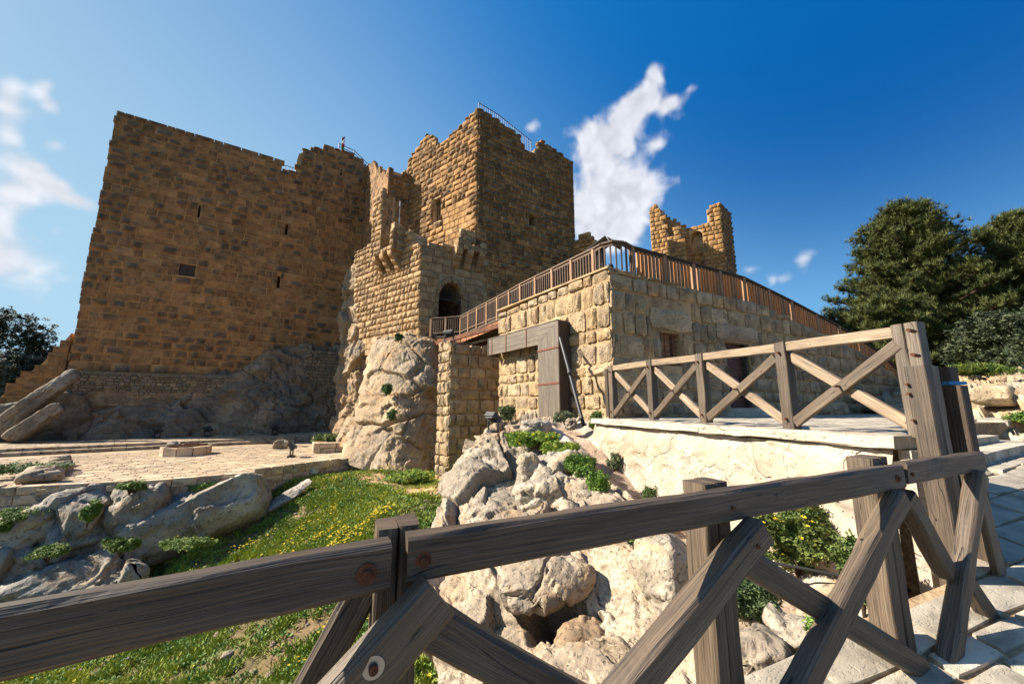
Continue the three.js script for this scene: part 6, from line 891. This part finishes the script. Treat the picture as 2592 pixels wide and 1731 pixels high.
// ---- shrubs and tufts
function shrub(label, pos, rad, n, seed, { cols = [[0.05, 0.10, 0.02], [0.12, 0.18, 0.04]], flower, leaf = 0.09, name = 'shrub', cat = 'shrub', geo = PG.clump, lump = 0.35, tall = 1, group = 'small shrubs on the rocks' } = {}) {
  const r = rngOf(seed), t = thing(name, label, cat, pos, group), items = [], fl = [];
  const lobes = [...Array(9)].map(() => { const a = r() * 6.283, e = r(); return [Math.cos(a) * rad[0] * 0.6 * Math.sqrt(r()), rad[1] * (0.35 + 1.0 * e) * tall, Math.sin(a) * rad[2] * 0.6 * Math.sqrt(r()), 0.35 + 0.3 * r()]; });
  for (let i = 0; i < n; i++) { const L = pick(r, lobes), v = V(r() * 2 - 1, r() * 2 - 1, r() * 2 - 1).normalize().multiplyScalar(Math.pow(r(), 0.4)); const p = [L[0] + v.x * rad[0] * L[3], Math.max(0.02, L[1] + v.y * rad[1] * L[3]), L[2] + v.z * rad[2] * L[3]]; items.push({ p, rx: r() * 6, ry: r() * 6, s: leaf * (0.6 + 0.8 * r()), c: mix3(cols[0], cols[1], r()) }); if (flower && r() < flower) fl.push({ p: [p[0] * 1.05, p[1] + leaf * 0.5, p[2] * 1.05], rx: (r() - 0.5), ry: r() * 6, s: 0.018 + 0.01 * r(), c: [0.75, 0.58, 0.03] }); }
  scatter(t, 'foliage', geo, items); if (fl.length) scatter(t, 'blossoms', PG.flower, fl);
  const st = []; for (let k = 0; k < 6; k++) { const L = lobes[k]; st.push(new THREE.TubeGeometry(new THREE.CatmullRomCurve3([V(0, -0.1, 0), V(L[0] * 0.4, L[1] * 0.5, L[2] * 0.4), V(L[0], L[1], L[2])]), 6, 0.012 * Math.max(1, rad[1]), 5)); } part(t, 'stems', mergeGeometries(st), M.bark); if (pos[0] < -8 && pos[1] < 0) trueSize(t); return t;
}
shrub('yellow flowering bush against the cream wall behind the near fence', [3.0, -1.72, -4.35], [0.42, 0.36, 0.38], 1500, 601, { flower: 0.16, leaf: 0.05, tall: 1.15, cols: [[0.06, 0.11, 0.02], [0.20, 0.25, 0.05]], group: undefined });
shrub('grey green round shrub at the foot of the cream wall', [1.98, -1.18, -7.75], [0.16, 0.15, 0.16], 260, 602, { leaf: 0.04, cols: [[0.10, 0.14, 0.06], [0.20, 0.24, 0.10]] });
shrub('lower leafy shrub in the corner below the cream wall', [2.35, -1.58, -6.75], [0.26, 0.14, 0.2], 320, 603, { leaf: 0.045 });
shrub('dark bush standing between near fence posts', [2.05, -1.80, -3.55], [0.3, 0.2, 0.26], 600, 604, { leaf: 0.05, cols: [[0.05, 0.09, 0.03], [0.12, 0.17, 0.05]] });
shrub('bright green leafy plant below the flowering bush', [2.25, -1.78, -3.0], [0.18, 0.16, 0.16], 260, 605, { leaf: 0.05, flower: 0.03, cols: [[0.12, 0.25, 0.03], [0.2, 0.34, 0.05]] });
shrub('leafy climbing plant between the near fence posts at right', [2.95, -1.65, -3.55], [0.22, 0.3, 0.2], 420, 606, { leaf: 0.05, cols: [[0.08, 0.14, 0.03], [0.18, 0.24, 0.05]] });
shrub('dark green cushion plant on rock under the gatehouse corner', [-6.15, 3.45, -20.5], [0.25, 0.28, 0.25], 260, 607, { leaf: 0.08, cols: [[0.03, 0.08, 0.015], [0.06, 0.12, 0.025]] });
shrub('green tuft clinging midway on the rock buttress', [-6.0, 0.55, -18.55], [0.25, 0.3, 0.2], 240, 608, { leaf: 0.08, cols: [[0.06, 0.13, 0.02], [0.12, 0.2, 0.04]] });
shrub('small tuft growing lower on the rock buttress face', [-5.45, -0.6, -17.6], [0.2, 0.25, 0.2], 180, 609, { leaf: 0.07, cols: [[0.06, 0.13, 0.02], [0.12, 0.2, 0.04]] });
shrub('dry shrub between timber boxing and leaning pipe', [1.35, -0.38, -10.1], [0.32, 0.14, 0.25], 420, 610, { leaf: 0.06, cols: [[0.12, 0.15, 0.07], [0.2, 0.22, 0.11]] });
shrub('bushy weed at the top left of the central outcrop', [-0.1, -0.35, -10.4], [0.3, 0.2, 0.25], 420, 611, { leaf: 0.06, cols: [[0.09, 0.13, 0.04], [0.17, 0.22, 0.07]] });
shrub('green plant at house corner beside the far fence end', [1.95, -0.55, -9.2], [0.14, 0.25, 0.14], 220, 612, { leaf: 0.06, cols: [[0.10, 0.2, 0.03], [0.2, 0.32, 0.05]] });
shrub('tall green plant hanging beside the cut channel', [1.35, -1.55, -6.35], [0.2, 0.32, 0.22], 600, 613, { leaf: 0.05, cols: [[0.09, 0.2, 0.02], [0.2, 0.33, 0.04]], flower: 0.02 });
shrub('leafy plant with yellow flowers above the hanging plant', [1.2, -1.2, -7.0], [0.3, 0.2, 0.28], 700, 614, { leaf: 0.055, cols: [[0.08, 0.18, 0.02], [0.18, 0.3, 0.04]], flower: 0.12 });
shrub('flowery weeds spread over the top of the central outcrop', [0.42, -0.80, -8.3], [0.55, 0.15, 0.6], 1300, 615, { leaf: 0.05, cols: [[0.13, 0.24, 0.025], [0.32, 0.42, 0.05]], flower: 0.16 });
shrub('second flowery weed patch toward the cut channel', [1.0, -0.98, -7.8], [0.42, 0.16, 0.4], 800, 616, { leaf: 0.05, cols: [[0.13, 0.24, 0.025], [0.32, 0.42, 0.05]], flower: 0.16 });
shrub('green plant hanging over the channel edge under the rail', [1.5, -1.62, -5.0], [0.26, 0.16, 0.34], 600, 617, { leaf: 0.05, cols: [[0.10, 0.2, 0.02], [0.2, 0.32, 0.04]] });
shrub('dark weeds growing inside the rock hollow', [0.62, -2.75, -4.75], [0.16, 0.16, 0.16], 160, 618, { leaf: 0.05, cols: [[0.05, 0.09, 0.02], [0.1, 0.15, 0.03]] });
shrub('yellow and green weeds on the right rocky bank top', [15.6, 1.0, -12.6], [1.0, 0.2, 0.6], 500, 619, { leaf: 0.09, cols: [[0.10, 0.18, 0.03], [0.24, 0.3, 0.05]], flower: 0.15 });
shrub('green plants filling the planting bed beside the buttress', [-8.6, -1.75, -18.6], [0.9, 0.25, 1.2], 900, 620, { leaf: 0.08, cols: [[0.06, 0.11, 0.02], [0.16, 0.22, 0.04]], flower: 0.18 });
shrub('green weeds along the foot of the bridge pier', [-3.9, -2.7, -14.8], [0.8, 0.2, 0.9], 1100, 621, { leaf: 0.07, cols: [[0.13, 0.24, 0.025], [0.32, 0.42, 0.05]], flower: 0.2 });
shrub('weeds with purple tint above the left boulders', [-11.3, -2.65, -9.75], [0.75, 0.2, 0.4], 900, 622, { leaf: 0.05, cols: [[0.08, 0.13, 0.03], [0.18, 0.22, 0.06]] });
shrub('weeds growing on the low broken kerb of the plaza', [-13.6, -1.8, -11.2], [0.9, 0.1, 0.8], 600, 623, { leaf: 0.06, cols: [[0.06, 0.13, 0.02], [0.14, 0.22, 0.04]] });
shrub('dark weeds between the tall boulder and the low boulder', [-10.4, -3.3, -9.2], [0.5, 0.18, 0.35], 700, 626, { leaf: 0.045, cols: [[0.06, 0.13, 0.02], [0.16, 0.24, 0.04]] });
shrub('grassy weeds along the foot of the largest boulder', [-7.9, -3.35, -10.0], [0.9, 0.12, 0.35], 900, 627, { leaf: 0.045, cols: [[0.10, 0.19, 0.02], [0.24, 0.32, 0.05]], flower: 0.02 });
shrub('weeds in the gap at left picture edge below the plaza', [-11.9, -3.2, -8.9], [0.6, 0.2, 0.5], 800, 628, { leaf: 0.045, cols: [[0.08, 0.15, 0.02], [0.2, 0.26, 0.05]] });
const gapWeeds = [['bright weeds between plaza corner stone and tall boulder', [-10.75, -2.42, -8.95], [0.45, 0.14, 0.3]], ['weeds hanging right beside the tall rounded boulder', [-9.2, -2.5, -8.85], [0.16, 0.28, 0.2]], ['weeds on top of the conglomerate boulder', [-9.15, -2.0, -9.65], [0.35, 0.12, 0.25]], ['dark weeds under the long low boulder', [-9.25, -2.98, -8.25], [0.4, 0.14, 0.3]], ['weeds at the lower right foot of the conglomerate boulder', [-8.3, -3.05, -8.75], [0.35, 0.16, 0.3]], ['weeds left of the long low boulder near the picture edge', [-10.95, -2.62, -8.7], [0.35, 0.14, 0.3]]];
gapWeeds.forEach(([l, p, s], i) => shrub(l, p, s, 620, 640 + i, { leaf: 0.045, cols: [[0.08, 0.15, 0.02], [0.24, 0.33, 0.05]], flower: i === 0 ? 0.02 : 0, name: 'weed_tuft', cat: 'plant', group: 'weeds between the boulders' }));
boulder('brow of rock overhanging the dark hollow', [0.40, -2.02, -5.0], [0.5, 0.16, 0.34], [0.3, 0.3, 0.12], 436, { detail: 36, colour: rockColour([0.60, 0.495, 0.375], [0.47, 0.415, 0.345], [0.60, 0.385, 0.21], 0.45), sc: 1.6 }, 'rock', 'outcrop_rock', 'rocks on the central outcrop');
boulder('orange stained stone lying in the mouth of the hollow', [0.78, -2.5, -4.4], [0.26, 0.2, 0.22], [0, 0.5, 0.2], 437, { detail: 28, colour: rockColour([0.60, 0.42, 0.26], [0.5, 0.4, 0.3], [0.62, 0.30, 0.11], 0.9), sc: 2.2 }, 'rock', 'outcrop_rock', 'rocks on the central outcrop');
shrub('low tuft on the right bank beside the steps', [10.9, -0.35, -8.3], [0.35, 0.12, 0.3], 260, 624, { leaf: 0.07, cols: [[0.08, 0.16, 0.02], [0.16, 0.26, 0.04]] });
shrub('green weeds below the plaza edge above the largest boulder', [-8.6, -2.3, -10.95], [0.9, 0.14, 0.3], 600, 625, { leaf: 0.05, cols: [[0.08, 0.17, 0.02], [0.18, 0.28, 0.04]], flower: 0.03 });
// ---- trees
function pine(label, pos, H, R, seed, { n = 90, cols = [[0.04, 0.062, 0.013], [0.17, 0.19, 0.042]], tuft = 0.30, name = 'pine_tree', clumps = 80, low = 0.12, lean = 0 } = {}) {
  const r = rngOf(seed), t = thing(name, label, 'tree', pos, 'trees around the castle'), items = [], limbs = [];
  const trunk = new THREE.CatmullRomCurve3([V(0, -0.5, 0), V(lean * 0.3, H * 0.4, 0), V(lean, H * 0.95, 0)]); limbs.push(new THREE.TubeGeometry(trunk, 14, 0.05 * R * 0.6 + 0.1, 8));
  for (let b = 0; b < n; b++) {
    const f = lerp(low, 0.97, Math.pow((b + r()) / n, 0.9)), a = b * 2.399 + r() * 0.9, prof = (Math.pow(1 - f, 0.6) * 1.02 + 0.05) * (0.72 + 0.42 * r()) * (f < 0.2 ? 0.8 + f : 1), L = R * prof; const p0 = trunk.getPoint(f), up = lerp(0.05, 1.1, f) + 0.35 * (r() - 0.3);
    const p2 = p0.clone().add(V(Math.cos(a) * L, L * up * 0.55, Math.sin(a) * L)), p1 = p0.clone().lerp(p2, 0.5).add(V(0, -L * 0.06, 0)); const c = new THREE.QuadraticBezierCurve3(p0, p1, p2); limbs.push(new THREE.TubeGeometry(c, 6, 0.02 + 0.012 * L, 5));
    const tw = Math.round(clumps * (0.4 + L / R)); const tint = r();
    for (let k = 0; k < tw; k++) { const q = c.getPoint(0.22 + 0.80 * Math.pow(r(), 0.75) > 1 ? 1 : 0.22 + 0.80 * Math.pow(r(), 0.75)), w = 0.16 * R * (0.5 + 0.5 * r()); q.add(V((r() + r() - 1) * w, (r() + r() - 0.8) * w * 0.6, (r() + r() - 1) * w)); items.push({ p: q.toArray(), rx: (r() - 0.5) * 1.2, ry: r() * 6.3, rz: (r() - 0.5) * 1.2, s: tuft * (0.7 + 0.7 * r()), c: mix3(cols[0], cols[1], clamp(0.25 * tint + 0.75 * r())) }); }
  }
  part(t, 'trunk', mergeGeometries(limbs), M.bark); scatter(t, 'crown', PG.needle, items); return t;
}
pine('broad bushy pine standing right of the ramp end', [29.6, 1.0, -28], 14.8, 5.6, 701, { n: 170, clumps: 120, lean: 0.9 });
pine('tall pine cut by the right picture edge', [38.2, 1.0, -26.5], 13.6, 6.2, 702, { n: 170, clumps: 120 });
pine('lower dark pine filling the gap between the two right pines', [33.8, 1.0, -29.5], 8.6, 5.4, 703, { n: 120, clumps: 110 });
pine('small pine low behind the ramp foot', [24.6, 0.8, -25], 6.4, 3.6, 706, { n: 70, clumps: 80 });
function broadTree(label, pos, H, R, seed, cols) { const r = rngOf(seed), t = thing('leafy_tree', label, 'tree', pos, 'trees around the castle'), items = [], limbs = [new THREE.CylinderGeometry(0.12, 0.22, H * 0.6, 8).translate(0, H * 0.3, 0)]; for (let b = 0; b < 46; b++) { const a = r() * 6.283, e = Math.asin(r() * 1.5 - 0.5), c = V(Math.cos(a) * Math.cos(e) * R * (0.5 + 0.4 * r()), H * 0.55 + Math.sin(e) * H * 0.42, Math.sin(a) * Math.cos(e) * R * (0.5 + 0.4 * r())); limbs.push(new THREE.TubeGeometry(new THREE.LineCurve3(V(0, H * 0.3, 0), c), 2, 0.035, 5)); const rr = R * (0.2 + 0.14 * r()); for (let k = 0; k < 75; k++) { const v = V(r() * 2 - 1, r() * 2 - 1, r() * 2 - 1).normalize().multiplyScalar(rr * Math.pow(r(), 0.4)); items.push({ p: [c.x + v.x, c.y + v.y, c.z + v.z], rx: r() * 6, ry: r() * 6, s: 0.2 + 0.14 * r(), c: mix3(cols[0], cols[1], r()) }); } } part(t, 'trunk', mergeGeometries(limbs.map(g => flatten(g))), M.bark); scatter(t, 'crown', PG.clump, items); if (pos[0] < 0) trueSize(t); }
broadTree('dark leafy tree at far left beyond the talus', [-48.5, -2, -36], 10.4, 5.2, 711, [[0.015, 0.035, 0.012], [0.05, 0.08, 0.03]]);
broadTree('smaller grey green tree low at left beside the talus', [-43, -2, -33], 6.0, 3.0, 712, [[0.04, 0.06, 0.035], [0.11, 0.14, 0.09]]);
broadTree('rounded dark olive bush tree at right above the rocky bank', [26.2, 0.2, -19.2], 4.4, 3.2, 713, [[0.03, 0.05, 0.02], [0.10, 0.12, 0.05]]);
broadTree('low dark shrub tree at right edge behind the rocky bank', [24.0, 0.3, -16.0], 3.0, 2.2, 714, [[0.03, 0.05, 0.02], [0.09, 0.11, 0.045]]);

renderer.render(scene, camera);
